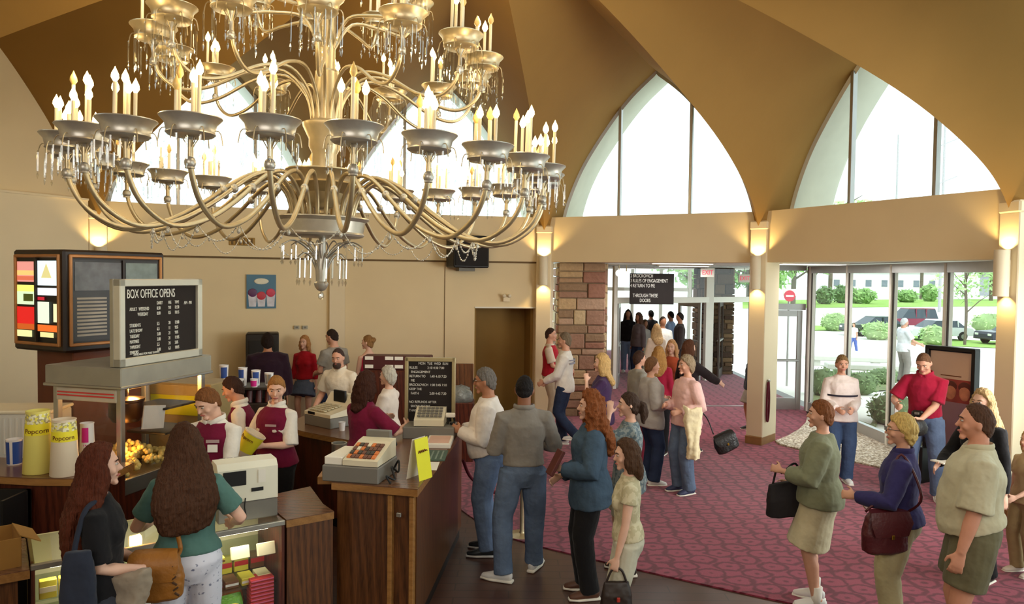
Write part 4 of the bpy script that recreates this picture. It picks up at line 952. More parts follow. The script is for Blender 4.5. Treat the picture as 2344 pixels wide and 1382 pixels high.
p = gd(594, 815, 11.9); t = thing('wall_cabinet', 'black upright cabinet at the back wall beside the person in the dark jacket', 'cabinet', (p.x, 12.05, 0), .3); bx('body', (0, 0, .83), (.5, .42, 1.66), mat('charcoal_cabinet', (34, 30, 28), .5), .02, t); bx('front_panel', (0, -.22, 1.2), (.4, .02, .7), M_BLACK, .004, t)
# ================= THINGS ON THE WALLS =================
def on_wall(k, u, v, off=.02):
    q = on_bay(k, u); P, Q, d, n, L = bay(k); r_ = ray(u, v); t_ = q.y/r_.y
    return V((q.x-n.x*off, q.y-n.y*off, EYE+r_.z*t_)), math.atan2(d.y, d.x)
p, rz = on_wall(2, 598, 667, .0)
t = thing('wall_poster', 'blue poster of three frozen drinks hung on the back wall', 'poster', p, rz)
bx('sheet', (0, -.008, 0), (.47, .012, .56), mat('teal_poster', (64, 112, 140), .35, var=.12, vs=5), 0, t)
for dx, c in ((-.14, (90, 40, 90)), (0, (190, 40, 60)), (.15, (200, 50, 80))):
    m = MB(); m.ball((dx, -.016, -.02 if dx else -.07), (.075, .006, .07), 14, 8); m.build('printed_drink', mat('slush_%d' % c[2], c, .4, var=.15, vs=12), t, 180)
    m = MB(); m.add([(dx-.07, -.017, -.05), (dx+.07, -.017, -.05), (dx+.055, -.017, -.25), (dx-.055, -.017, -.25)], [(0, 1, 2, 3)]); m.build('printed_cup', mat('poster_cup', (206, 206, 216), .4, var=.2, vs=14), t)
m = MB(); m.ball((0, -.016, .17), (.12, .006, .05), 14, 8); m.build('printed_title', mat('poster_title', (226, 222, 200), .4, var=.1, vs=14), t, 180)
p, rz = on_wall(2, 553, 553, .06); t = thing('wall_grille', 'small brass coloured grille on the beam above the drinks poster', 'grille', p, rz)
bx('plate', (0, -.01, 0), (.40, .02, .13), mat('dull_brass', (140, 108, 50), .45, .4, var=.1), .004, t)
for k in range(6): bx('louvre', (-.15+.06*k, -.022, 0), (.03, .012, .10), mat('dark_brass', (96, 72, 34), .5, .3), .002, t)
p, rz = on_wall(3, 1059, 577, .06); t = thing('loudspeaker', 'large black loudspeaker mounted high on the back wall below the window', 'loudspeaker', p, rz+.25)
bx('cabinet', (0, -.2, 0), (.66, .4, .56), M_BLACK, .02, t); bx('front_grille', (0, -.41, 0), (.6, .02, .5), mat('speaker_cloth', (34, 32, 32), .9, bump=.4, bs=200), .004, t); bx('bracket', (0, -.1, -.31), (.3, .16, .06), mat('grey_bracket', (120, 112, 96), .5), .004, t)
p, rz = on_wall(3, 1158, 684, .0); t = thing('emergency_light', 'small emergency lamp with two heads above the alcove opening', 'lamp', p, rz); bx('box', (0, -.03, 0), (.12, .06, .1), M_WALL2, .006, t)
for dx in (-.05, .05): MB().ball((dx, -.08, .06), .035, 10, 8).build('lamp_head', M_SCONCE, t, 180)
for u, lab in ((679, 'left one of two small grey wall plates right of the poster'), (698, 'right one of two small grey wall plates right of the poster')):
    p, rz = on_wall(2, u, 749, .0); t = thing('thermostat', lab, 'wall plate', p, rz, 'wall plates'); bx('plate', (0, -.01, 0), (.09, .02, .06), mat('grey_plate', (166, 160, 140), .5), .004, t); bx('dial', (0, -.022, 0), (.04, .01, .03), M_REGG, .002, t)
# lobby signs
p = gd(1492, 661, 17.2); t = thing('hanging_sign', 'black letter board naming three films above the lobby doors', 'sign', p, .1)
bx('panel', (0, 0, 0), (1.06, .05, .72), M_FELT, .004, t); t.scale = (.97, 1, .98)
for x in (-.4, .4): MB().cyl((x, 0, .36), (x, 0, 2.9-p.z), .008, n=6).build('hanger', M_ALU, t)
for j, s_ in enumerate(('2 BROCKOVICH', '3 RULES OF ENGAGEMENT', '4 RETURN TO ME', '', '   THROUGH THESE', '           DOORS')):
    if s_.strip(): txt(s_, .115, M_LET, t, (-.53, -.03, .30-.115*j), RX, .66)
for u, v, y, lab in ((1619, 624, 16.8, 'red exit sign hanging near the white lobby post'), (1704, 637, 18.4, 'red exit sign farther back, right of the lobby post')):
    p = gd(u, v, y); t = thing('exit_sign', lab, 'exit sign', p, 0); bx('housing', (0, 0, 0), (.30, .05, .2), M_WHITE, .006, t); txt('EXIT', .15, emit('exit_red_%d' % u, (226, 70, 96), .6), t, (0, -.028, 0), RX, .8, 'lettering', 'CENTER'); MB().cyl((0, 0, .1), (0, 0, 2.9-p.z), .01, n=6).build('hanger', M_ALU, t)
for u, v, y in ((1417, 625, 16.4), (1434, 626, 16.9)):
    p = gd(u, v, y); t = thing('globe_lamp', 'round glowing globe lamp %s the stone wall on the lobby ceiling' % ('nearer to' if u < 1420 else 'farther from'), 'lamp', p); MB().ball((0, 0, 0), .075 if u < 1420 else .05).build('globe', emit('globe_%d' % u, (255, 244, 214), 3), t, 180); MB().cyl((0, 0, .05), (0, 0, 2.9-p.z), .012, n=6).build('stem', M_BRASS, t)
for x, y, lab in ((3.0, 13.25, 'flat ceiling light just behind the beam over the lobby opening'), (4.95, 12.4, 'flat ceiling light behind the beam by the end door'), (3.7, 16.2, 'flat ceiling light deeper in the lobby before the white posts'), (3.6, 22.0, 'flat ceiling light beyond the lobby doors over the crowd')):
    t = thing('ceiling_light', lab, 'ceiling light', (x, y, 2.9)); bx('frame', (0, 0, -.015), (1.1, .34, .03), M_WHITE, .004, t); bx('diffuser', (0, 0, -.033), (1.02, .27, .012), emit('diffuser_%d' % y, (255, 250, 240), 2.2), .003, t)
    add_light('panel_light', 'AREA', (0, 0, -.05), 34, (1, .97, .95), t, shape='RECTANGLE', size=1.0, size_y=.26)
# velvet rope hanging on the pillar
A = CC[5]; p = gd(1763, 935, 11.5); t = thing('velvet_rope', 'dark red rope hanging in a loop on the pillar by the gravel', 'rope', (4.062, 11.758, 0), math.atan2(-.738, -.675))
m = MB(); m.tube(bez([(0, 0, 1.0), (-.03, 0, .75), (-.02, 0, .45), (.02, 0, .38), (.05, 0, .5), (.05, 0, .8), (.02, 0, 1.0)], 6), .017, 8); m.build('rope', mat('burgundy_velvet', (96, 24, 40), .9), t, 180); MB().ball((.0, 0, 1.02), .025).build('hook', M_STEEL, t, 180)
t = thing('barrier_rope', 'dark red barrier rope sagging from the tall counter to a post behind the queue', 'rope', (0, 0, 0))
q = [gd(1046, 1052, 7.25), gd(1080, 1095, 7.3), gd(1130, 1126, 7.4), gd(1165, 1122, 7.45), gd(1196, 1100, 7.5)]; q[0] = V((-.46, 7.25, q[0].z)); pq = q[-1]
t.location = (pq.x, pq.y, 0); m = MB(); m.tube(bez([p-V((pq.x, pq.y, 0)) for p in q], 6), .016, 8); m.build('rope', mat('burgundy_velvet', (96, 24, 40), .9), t, 180)
m = MB(); m.lathe([(.15, 0), (.15, .012), (.03, .03), (.022, .05), (.022, pq.z+.08), (.035, pq.z+.1), (.001, pq.z+.14)], 20); m.build('post', M_BRASS, t, 40)
# poster stand
p0, p1 = gd(2124, 800, 9.7), gd(2238, 800, 9.15); c = (p0+p1)/2; t = thing('poster_stand', 'tall black framed film poster stand in front of the curved glass', 'poster stand', (c.x, c.y, 0), math.atan2(p1.y-p0.y, p1.x-p0.x)); w = (p1-p0).length
m = MB()
for c_, s_ in (((0, 0, 1.77), (w, .12, .05)), ((0, 0, .50), (w, .12, .08)), ((-w/2+.02, 0, 1.13), (.045, .12, 1.3)), ((w/2-.02, 0, 1.13), (.045, .12, 1.3))): m.box(c_, s_, 0, .006)
m.build('frame', M_BLACK, t); bx('back_panel', (0, .04, 1.13), (w-.05, .03, 1.24), mat('navy_panel', (34, 50, 90), .5), 0, t)
bx('poster_top', (0, 0, 1.56), (w-.09, .012, .34), mat('poster_beige', (206, 178, 156), .4, var=.03), 0, t); bx('poster_bottom', (0, 0, .82), (w-.09, .012, .56), mat('poster_mauve', (150, 118, 128), .4, var=.08, vs=4), 0, t); bx('poster_band', (0, .001, 1.245), (w-.09, .012, .30), mat('poster_red', (150, 60, 50), .4, var=.3, vs=6), 0, t)
for k in range(3):
    fx = -w*.28+w*.28*k; MB().ball((fx, -.006, 1.23), (.07, .006, .10), 14, 10).build('printed_face', mat('printed_skin', (196, 128, 96), .4, var=.25, vs=12), t, 180); MB().ball((fx, -.004, 1.30), (.085, .006, .07), 14, 10).build('printed_hair', mat('printed_hair', (92, 40, 30), .4, var=.2, vs=12), t, 180)
bx('printed_line', (0, -.007, 1.43), (.26, .004, .012), M_BROWNP, 0, t)
for x in (-w/2+.04, w/2-.04): bx('leg', (x, 0, .24), (.05, .3, .48), M_BLACK, .006, t)
p = gz(2168, 1100, .0); t = thing('leaflet_stand', 'low burgundy stand with folded papers behind the man in the red shirt', 'stand', (p.x, p.y+.1, 0), .2); bx('body', (0, 0, .17), (.34, .34, .34), mat('burgundy_box', (110, 46, 54), .6), .01, t)
for k in range(3): bx('folded_paper', (.0, 0, .355+.03*k), (.3, .26, .022), M_PAPER, .006, t)
# ================= OUTSIDE =================
GZ = -.12
def gh(y): return GZ if y < 16 else (GZ-1.48*(y-16)/24 if y < 40 else GZ-1.48)
def og(u, v):
    p = gz(u, v, GZ)
    for _ in range(30): p = gz(u, v, .5*p.z+.5*gh(p.y))
    return p
M_PAVE = mat('pale_concrete', (226, 224, 214), .9, var=.02, vs=2); M_LAWN = mat('bright_lawn', (150, 186, 92), .95, var=.12, vs=3, bump=.4, bs=60)
for k, (x0, x1, yy) in enumerate(((6.3, 320, (4, 16, 26.8)), (-120, 320, (26.8, 40, 420)))):
    mb = MB()
    for a, b in zip(yy[:-1], yy[1:]): mb.add([(x0, a, gh(a)), (x1, a, gh(a)), (x1, b, gh(b)), (x0, b, gh(b))], [(0, 1, 2, 3)])
    struct(mb, 'ground', M_PAVE)
def strip(name, pts, m_, h=.03):
    m = MB(); q = [og(*p) for p in pts]; m.add([p+V((0, 0, h)) for p in q], [tuple(range(len(q)))]); return struct(m, name, m_)
strip('lawn', [(1700, 706), (2400, 700), (2400, 684), (1700, 687)], M_LAWN)
strip('lawn', [(1850, 757), (1930, 757), (2030, 772), (2120, 790), (2300, 798), (2400, 806), (2400, 788), (2150, 775), (2000, 750), (1850, 745)], M_LAWN)
strip('lawn', [(1860, 935), (2005, 985), (2010, 960), (1960, 900), (2030, 895), (2030, 862), (1865, 862)], mat('mulch_bed', (120, 128, 84), .95, var=.2, vs=5))
rt = random.Random(21)
def leaf_cloud(m, c, r, n, ls, rr=rt):
    for _ in range(n):
        d = V((rr.gauss(0, 1), rr.gauss(0, 1), rr.gauss(0, 1))).normalized(); k = rr.random()**.4
        p = V(c)+V((d.x*r[0], d.y*r[1], d.z*r[2]))*k; a = V((rr.gauss(0, 1), rr.gauss(0, 1), rr.gauss(0, 1))).normalized(); b = a.orthogonal().normalized(); l = ls*rr.uniform(.6, 1.3)
        m.add([p-a*l, p+b*l*.45, p+a*l, p-b*l*.45], [(0, 1, 2, 3)])
def leafm(c): return mat('leaves', c, .7, var=.22, vs=.9)
def tree(label, u, v, h, cr, lc, n=900, ls=.28, tr=.16, bare=.35, base=None):
    p = base or og(u, v); t = thing('tree', label, 'tree', p)
    m = MB(); m.tube(bez([(0, 0, -.05), (.06, .03, h*.3), (-.04, .05, h*.6), (.0, 0, h*.85)], 4), tr, 8)
    for k in range(6):
        a = k*1.1; z = h*(bare+.08*k); m.loft([(0, 0, z), (cr*.35*math.cos(a), cr*.35*math.sin(a), z+h*.12), (cr*.6*math.cos(a), cr*.6*math.sin(a), z+h*.18)], [tr*.5, tr*.3, tr*.12], 6)
    m.build('trunk', mat('bark', (112, 100, 88), .9, var=.15), t, 60)
    m = MB()
    for k in range(9):
        a = rt.uniform(0, 6.28); z = rt.uniform(bare+.12, .9); q = cr*.55*(1-abs(z-.6)); leaf_cloud(m, (q*math.cos(a), q*math.sin(a), h*z), (cr*.5, cr*.5, h*.13), n//9, ls)
    m.build('crown', leafm(lc), t)
def bush(label, p, r, lc, n=420, ls=.1, group=None):
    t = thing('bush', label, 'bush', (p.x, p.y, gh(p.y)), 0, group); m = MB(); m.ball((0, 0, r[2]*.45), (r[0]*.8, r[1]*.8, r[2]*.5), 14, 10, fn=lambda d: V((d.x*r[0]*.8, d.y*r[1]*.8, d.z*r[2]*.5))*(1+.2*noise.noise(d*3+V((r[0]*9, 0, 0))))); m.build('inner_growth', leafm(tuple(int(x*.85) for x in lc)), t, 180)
    m = MB(); leaf_cloud(m, (0, 0, r[2]*.5), r if False else (r[0], r[1], r[2]*.52), n, ls); m.build('foliage', leafm(lc), t)
LG, MG, DG = (176, 208, 140), (146, 184, 110), (112, 146, 92)  # greens lightened, outdoor glare is put into the leaf colours
tree('young leafy tree with a thin split trunk outside the right end of the curved glass', 2208, 790, 7.0, 2.6, LG, 700, .19, .09, .3)
tree('pale street tree with a straight dark trunk left of the pale house', 1899, 690, 20, 9.0, LG, 900, .85, .4, .4)
tree('pale tree right of the pale house beyond the road', 2108, 685, 20, 6.0, LG, 900, .85, .36, .35)
tree('broad light green tree beside the grey house far right', 2268, 688, 14, 5.5, LG, 900, .85, .4, .3)
tree('tall mid green tree behind the pale house', 2040, 671, 19, 11.0, MG, 900, 1.1, .5, .3)
tree('mid green tree seen over the end door', 1815, 700, 16, 8.0, MG, 900, .8, .4, .25)
tree('light green tree seen through the lobby transom left of the exit sign', 1578, 694, 11, 8.0, LG, 900, .8, .4, .2)
tree('mid green tree seen through the lobby transom far right', 1712, 690, 11, 8.0, MG, 900, .8, .4, .2)
for (u, v, r, c, lab) in ((1888, 696, (2.6, 1.6, 2.2), DG, 'low dark green bush at the left of the far lawn'), (1930, 694, (3.4, 1.8, 2.4), DG, 'wide dark green bush second from the left on the far lawn'), (1972, 695, (4.2, 1.8, 2.0), MG, 'wide mid green bush in the middle of the far lawn'), (2075, 692, (3.6, 1.8, 1.8), MG, 'low mid green bush right of the middle on the far lawn'), (2128, 690, (2.8, 1.8, 2.6), MG, 'round mid green bush by the pale pole on the far lawn'), (2318, 694, (3.4, 2.0, 2.8), DG, 'dark green bush at the right end of the far lawn')):
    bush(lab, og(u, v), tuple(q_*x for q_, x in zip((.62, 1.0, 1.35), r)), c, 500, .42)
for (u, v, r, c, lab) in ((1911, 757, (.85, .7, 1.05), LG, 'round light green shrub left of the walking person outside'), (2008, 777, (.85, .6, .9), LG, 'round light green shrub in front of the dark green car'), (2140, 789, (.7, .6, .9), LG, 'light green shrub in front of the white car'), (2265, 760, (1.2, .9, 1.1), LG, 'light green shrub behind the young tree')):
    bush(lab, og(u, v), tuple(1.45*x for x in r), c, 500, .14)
k = 0
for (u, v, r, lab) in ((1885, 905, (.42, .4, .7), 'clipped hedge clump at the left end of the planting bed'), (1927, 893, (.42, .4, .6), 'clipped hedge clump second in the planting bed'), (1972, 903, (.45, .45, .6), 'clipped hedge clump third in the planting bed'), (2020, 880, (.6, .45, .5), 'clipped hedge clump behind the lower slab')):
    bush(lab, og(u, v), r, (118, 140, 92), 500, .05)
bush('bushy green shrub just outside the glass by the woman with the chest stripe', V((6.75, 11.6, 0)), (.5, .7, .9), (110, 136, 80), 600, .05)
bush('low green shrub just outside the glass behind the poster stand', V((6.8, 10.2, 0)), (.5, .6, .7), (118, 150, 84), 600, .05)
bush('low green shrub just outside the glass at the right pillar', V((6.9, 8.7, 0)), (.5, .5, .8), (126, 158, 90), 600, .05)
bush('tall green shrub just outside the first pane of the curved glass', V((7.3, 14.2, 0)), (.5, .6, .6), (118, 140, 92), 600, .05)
M_SLAB = mat('concrete_slab', (196, 196, 186), .85, var=.04)
for (u, v, w, rz, lab) in ((1935, 838, 3.4, -.25, 'long concrete slab seat farther out in the planting bed'), (1992, 862, 2.9, -.2, 'concrete slab seat nearer the glass in the planting bed')):
    p = og(u, v); t = thing('slab_seat', lab, 'bench', p, rz); MB().box((0, 0, .34), (w, .7, .2), 0, .03).build('slab', M_SLAB, t)
    for x in (-w*.35, w*.35): MB().box((x, 0, .12), (.3, .5, .26), 0, .01).build('foot', M_SLAB, t)
# cars
def car(label, u, v, rz, c, van=False, pick=False):
    p = og(u, v); t = thing('car', label, 'car', p, rz); L_, Wd = 4.6, 1.8; H1, H2 = .92, (1.75 if van else 1.42)
    pr = [(-2.3, .35), (-2.28, .7), (-2.2, H1-.06), (-1.0, H1), (.9 if not van else 1.9, H1+.03), (2.15, H1-.02), (2.3, .7), (2.28, .35)]
    def prism(pts, w0, w1=None):
        w1 = w1 or w0; n = len(pts); zs = [q[1] for q in pts]; z0, z1 = min(zs), max(zs); m = MB(); vs = []
        for sg in (-1, 1):
            for x, z in pts: w = w0+(w1-w0)*(z-z0)/max(.01, z1-z0); vs.append((x, sg*w/2, z))
        m.add(vs, [tuple(range(n))[::-1], tuple(range(n, 2*n))]+[(i, (i+1) % n, n+(i+1) % n, n+i) for i in range(n)]); return m
    pm_ = mat('car_paint', c, .25, .2, var=.02)
    prism(pr, Wd, Wd*.97).build('body', pm_, t)
    cab = [(-1.05, H1), (-.35, H2), (2.0 if van else (.35 if pick else 1.15), H2), (2.2 if van else (.6 if pick else 1.75), H1)]
    prism(cab, Wd*.92, Wd*.74).build('cabin', mat('car_glass', (70, 80, 88), .1, .2, var=0), t)
    prism([(cab[1][0]-.02, H2-.01), (cab[1][0]+.06, H2+.05), (cab[2][0]-.06, H2+.05), (cab[2][0]+.02, H2-.01)], Wd*.75, Wd*.7).build('roof', pm_, t)
    for x in (-1.0, .1, 1.0):
        if cab[0][0]+.3 < x < cab[3][0]-.2: 
            for sg in (-1, 1): MB().box((x+.15, sg*Wd*.42, (H1+H2)/2), (.07, .10, H2-H1), 0, 0).build('door_pillar', pm_, t)
    for x in (-1.45, 1.45):
        for sg in (-1, 1):
            w = MB(); w.lathe([(.16, -.1), (.31, -.1), (.33, -.06), (.33, .06), (.31, .1), (.16, .1)], 20, (x, sg*Wd*.47, .33), (0, 1, 0)); o = w.build('wheel', mat('tyre', (34, 34, 36), .8), t, 40)
            h_ = MB(); h_.lathe([(.0, .105), (.17, .1), (.19, .08)], 12, (x, sg*Wd*.47, .33), (0, sg, 0), cap=False); h_.build('hub_cap', M_ALU, o, 40)
    for y in (-.6, .6): MB().box((-2.29, y, .68), (.04, .32, .14), 0, .01).build('headlight', M_CUPW, t); MB().box((2.29, y, .72), (.04, .26, .16), 0, .01).build('tail_light', mat('tail_red', (150, 30, 30), .3), t)
    for z in (.42,): MB().box((0, 0, z), (4.66, 1.74, .12), 0, .02).build('bumper_strip', mat('dark_trim', (54, 54, 56), .6), t)
car('dark green car parked behind the shrub left of the maroon van', 2000, 768, .1, (66, 78, 72))
car('maroon van parked on the far side outside', 2078, 752, .05, (136, 56, 74), True)
car('white car parked in the middle of the view through the glass', 2140, 778, .08, (226, 228, 228))
car('dark blue car parked at the right edge of the view outside', 2322, 788, .1, (52, 56, 70))
car('dark pickup truck parked behind the young tree', 2312, 752, .05, (58, 62, 66), False, True)
# houses, poles, road sign
def house(label, u, v, w, h, c, roofc, rz=0):
    p = og(u, v); t = thing('house', label, 'house', p, rz); MB().box((0, 0, h/2), (w, 6, h)).build('wall', mat('siding', c, .8, var=.02), t)
    m = MB(); m.add([(-w/2-.4, -3.4, h), (w/2+.4, -3.4, h), (w/2+.4, 3.4, h), (-w/2-.4, 3.4, h), (-w/2-.4, 0, h+2.4), (w/2+.4, 0, h+2.4)], [(0, 1, 5, 4), (2, 3, 4, 5), (0, 4, 3), (1, 2, 5), (0, 3, 2, 1)]); m.build('roof', mat('shingles', roofc, .85, var=.06), t)
    for k in range(int(w//4)):
        x = -w/2+2+4*k; f = MB().box((x, -3.03, h*.55), (1.8, .1, 2.0)).build('window', M_WHITE, t); MB().box((x, -3.09, h*.55), (1.5, .04, 1.7)).build('pane', mat('house_glass', (120, 132, 140), .2), f)
house('long pale house beyond the road between the two trees', 2010, 678, 28, 6.0, (226, 228, 226), (190, 186, 180))
house('grey house at the far right beyond the road', 2345, 678, 22, 5.6, (176, 176, 184), (150, 146, 146))
for (u, v, top, arms, lab) in ((2045, 700, 312, 0, 'thin utility pole seen in the middle pane of the right arched window'), (2150, 714, 268, 2, 'utility pole with two cross arms in the right arched window')):
    p = og(u, v); zt = EYE+(642-top)*p.y/1715; t = thing('utility_pole', lab, 'pole', p); MB().cyl((0, 0, 0), (0, 0, zt-p.z), .2, .13).build('post', mat('grey_pole', (176, 174, 176), .8), t, 60)
    for k in range(arms):
        m = MB(); m.box((.6, 0, zt-p.z-3.5-5*k), (2.6, .14, .14), rot=Matrix.Rotation(-.4, 3, 'Y')); m.build('cross_arm', mat('grey_pole', (176, 174, 176), .8), t)
p = gd(1806, 677, 21.5); t = thing('road_sign', 'round red and white road sign on a post seen over the end door', 'sign', (p.x, p.y, gh(p.y))); p.z -= gh(p.y)-GZ; MB().cyl((0, 0, 0), (0, 0, p.z+.2), .03).build('post', M_ALU, t, 60)
MB().lathe([(.16, 0), (.16, .02)], 24, (0, -.04, p.z-GZ), (0, -1, 0)).build('disc', mat('sign_red', (206, 50, 70), .5), t); MB().box((0, -.065, p.z-GZ), (.22, .01, .05)).build('white_bar', M_PAPER, t); MB().box((0, -.03, p.z-GZ+.10), (.36, .02, .2), 0, 0).build('white_backing', M_PAPER, t)
# ================= PEOPLE =================
PENDING = []
def soften(o, vox, it=3, disp=0, dsize=.12, fac=.5):
    r_ = o.modifiers.new('r', 'REMESH'); r_.mode = 'VOXEL'; r_.voxel_size = vox; r_.use_smooth_shade = True
    if it:
        s_ = o.modifiers.new('s', 'SMOOTH'); s_.factor = fac; s_.iterations = it
    if disp:
        tx = bpy.data.textures.new('folds', 'CLOUDS'); tx.noise_scale = dsize; tx.noise_depth = 2
        d_ = o.modifiers.new('d', 'DISPLACE'); d_.texture = tx; d_.strength = disp; d_.mid_level = .5; d_.texture_coords = 'LOCAL'
    PENDING.append(o)
def flush():
    bpy.context.view_layer.update(); dg = bpy.context.evaluated_depsgraph_get(); new = []
    for o in PENDING: new.append(bpy.data.meshes.new_from_object(o.evaluated_get(dg), depsgraph=dg))
    for o, me in zip(PENDING, new):
        o.modifiers.clear(); old = o.data; o.data = me; me.name = o.name; bpy.data.meshes.remove(old)
    PENDING.clear()
def skin(c): return mat('skin', c, .55, var=.06, vs=14, spec=.35)
def cloth(c, bump=.35, var=.08, vs=10, name='cloth'): return mat(name, c, .9, var=var, vs=vs, bump=bump, bs=7, spec=.12, dist=.05, sheen=.1)
def denim(c): return mat('denim', c, .9, var=.16, vs=7, bump=.4, bs=9, spec=.12, dist=.05)
def print_cloth(c1, c2, sc=38, at=.5):
    m, nt, N, L, b = newmat('printed_cloth'); tc = N.new('ShaderNodeTexCoord'); nz = N.new('ShaderNodeTexNoise'); nz.inputs['Scale'].default_value = sc; nz.inputs['Detail'].default_value = 2
    L.new(tc.outputs['Object'], nz.inputs[0]); cr = N.new('ShaderNodeValToRGB'); e = cr.color_ramp.elements; e[0].position = at-.03; e[0].color = rgb(*c1); e[1].position = at+.03; e[1].color = rgb(*c2)
    L.new(nz.outputs[0], cr.inputs[0]); L.new(cr.outputs[0], b.inputs['Base Color']); b.inputs['Roughness'].default_value = .9; return m
def hairm(c): return mat('hair', c, .65, var=.3, vs=5, bump=.9, bs=5, spec=.15, stretch=(22, 22, 2.2), dist=.02)
M_EYE = mat('eye_white', (196, 184, 174), .25, var=0); M_IRIS = mat('eye_iris', (52, 38, 28), .2, var=0)
def smooth01(x): x = max(0, min(1, x)); return x*x*(3-2*x)
def ik(a, t, l1, l2, pole):
    a = V(a); t = V(t); d = t-a; L = d.length; mx = (l1+l2)*.998
    if L > mx: t = a+d*(mx/L); d = t-a; L = mx
    L = max(L, abs(l1-l2)+.01)
    x = (l1*l1-l2*l2+L*L)/(2*L); h = math.sqrt(max(0, l1*l1-x*x)); u = d.normalized(); p = V(pole)-u*V(pole).dot(u)
    p = p.normalized() if p.length > 1e-6 else u.orthogonal().normalized()
    return a+u*x+p*h, t
TM = [(.84, .125, .100, 0), (.92, .166, .118, -.008), (1.0, .158, .112, 0), (1.08, .148, .104, .004), (1.18, .154, .110, .006), (1.28, .168, .118, .006), (1.36, .170, .112, .0), (1.41, .150, .09, -.008), (1.45, .105, .07, -.012), (1.49, .06, .06, -.01)]
TF = [(.84, .125, .108, 0), (.92, .176, .126, -.012), (1.0, .160, .112, -.004), (1.09, .130, .094, .004), (1.18, .138, .100, .006), (1.28, .150, .112, .008), (1.36, .150, .104, .0), (1.41, .132, .084, -.008), (1.45, .092, .064, -.012), (1.49, .052, .054, -.01)]
ALLP = []
def person(label, head_px, h, yaw, sex='f', fat=1.0, belly=0., lean=0., twist=0., hyaw=0., hpitch=0., hroll=0., armR=None, armL=None, feet=None,
           skinc=(214, 164, 138), hair='short', hairc=(90, 60, 40), top='long', topm=None, tuck=False, bottom='pants', botm=None, shoem=None, sole=None,
           sock=None, lod=0, face=True, extra=None, group=None, zoff=0., belt=None, collar=None, sleeve=None, vestm=None, hem=None, blen=None, hlen=.45, hw=.13, pos=None, loose=0., glasses=False, hand=True, name='person'):
    s = h/1.75; vox = (.0085, .012, .02)[lod]
    yawr = R(yaw); RY = Matrix.Rotation(yawr, 3, 'Z')
    f_ = fat; ar = (1.0 if sex == 'm' else .86)*(.55+.45*f_); lr = (1.0 if sex == 'm' else .98)*(.5+.5*f_)
    RT = Matrix.Rotation(R(twist), 3, 'Z') @ Matrix.Rotation(-R(lean), 3, 'X'); PV = V((0, 0, .95))
    T = lambda p: PV+RT @ (V(p)-PV)
    RH = Matrix.Rotation(R(hyaw), 3, 'Z') @ Matrix.Rotation(-R(hpitch), 3, 'X') @ Matrix.Rotation(R(hroll), 3, 'Y')
    piv = T((0, -.012, 1.535)); HC = piv+RH @ V((0, .018, .095)); Hp = lambda p: HC+RH @ V(p)
    HS = 1.0 if sex != 'c' else 1.12
    # place: head top at the pixel
    topw = HC+RH @ V((0, 0, .12*HS))
    if pos is None:
        w = gz(head_px[0], head_px[1], topw.z*s+zoff); off = RY @ V((topw.x*s, topw.y*s, 0)); base = V((w.x-off.x, w.y-off.y, zoff))
    else: base = V((pos[0], pos[1], zoff))
    t = thing(name, label, 'person', base, 0, group); t.rotation_euler = (0, 0, yawr)
    TS = TM if sex == 'm' else TF
    sw = (.172 if sex == 'm' else .148)*(.8+.2*f_); hipx = .092
    def tors(z, ez=0.):
        # (centre, rx, ry) of the trunk at height z
        for i in range(len(TS)-1):
            if TS[i][0] <= z <= TS[i+1][0] or i == len(TS)-2:
                q = max(0, min(1, (z-TS[i][0])/(TS[i+1][0]-TS[i][0]))); a, b = TS[i], TS[i+1]; break
        rx = a[1]+(b[1]-a[1])*q; ry = a[2]+(b[2]-a[2])*q; cy = a[3]+(b[3]-a[3])*q
        k = f_ if z < 1.40 else 1+(f_-1)*.4
        g = belly*math.exp(-((z-1.08)/.13)**2)
        return T((0, cy+g*.55, z)), rx*k+ez+g*.25, ry*k+ez+g*.55
    sd = RT @ V((1, 0, 0))
    # arms
    def arm_pts(side, spec):
        S_ = T((side*sw, -.01, 1.385)); spec = spec or {}
        wr = spec.get('to', (side*(.245+.05*(f_-1)+belly*.1), .03, .83)); pole = spec.get('pole', (side*.5, -1, -.1))
        E_, W_ = ik(S_, V(wr), .285, .255, pole); return S_, E_, W_, spec
    arms = {q: arm_pts(q, sp) for q, sp in ((1, armR), (-1, armL))}
    if feet is None: feet = ((.10, .02, -6), (-.10, .0, 6))
    legs = {}
    for q, ft in ((1, feet[0]), (-1, feet[1])):
        z_ = ft[3] if len(ft) > 3 else 0
        K, A_ = ik((q*hipx, 0, .915), (ft[0], ft[1], .085+z_), .435, .41, V((math.sin(-R(ft[2])), math.cos(R(ft[2])), .05)))
        legs[q] = (V((q*hipx, 0, .915)), K, A_, R(ft[2]))
    Mx = Matrix.Scale(s, 4)
    body = MB(); body.M = Mx
    # trunk
    zs = [.88, .90, .92, .96, 1.0, 1.05, 1.1, 1.16, 1.22, 1.28, 1.33, 1.38, 1.42, 1.455, 1.48]
    R3 = [tors(z) for z in zs]; body.loft([r_[0] for r_ in R3], [(r_[1], r_[2]) for r_ in R3], 20, sd)
    nr = .058 if sex == 'm' else .048
    body.loft([T((0, -.015, 1.43)), T((0, -.012, 1.50)), HC+RH @ V((0, -.018, -.06))], [nr*1.25, nr, nr*.98], 14, sd)
    # head
    def hfn(d):
        x, y, z = d.x*.074, d.y*.094, d.z*.118
        if z < 0:
            k = -d.z; x *= 1-.28*k**1.6; y *= (1-.5*k) if d.y < 0 else (1-.06*k)
        if d.y > .3 and d.z > -.2: y *= 1-.05*(d.y-.3)
        return V((x, y, z))*HS
    Q3 = RH
    body.ball(HC, .1, 26, 20, Q3, fn=hfn)
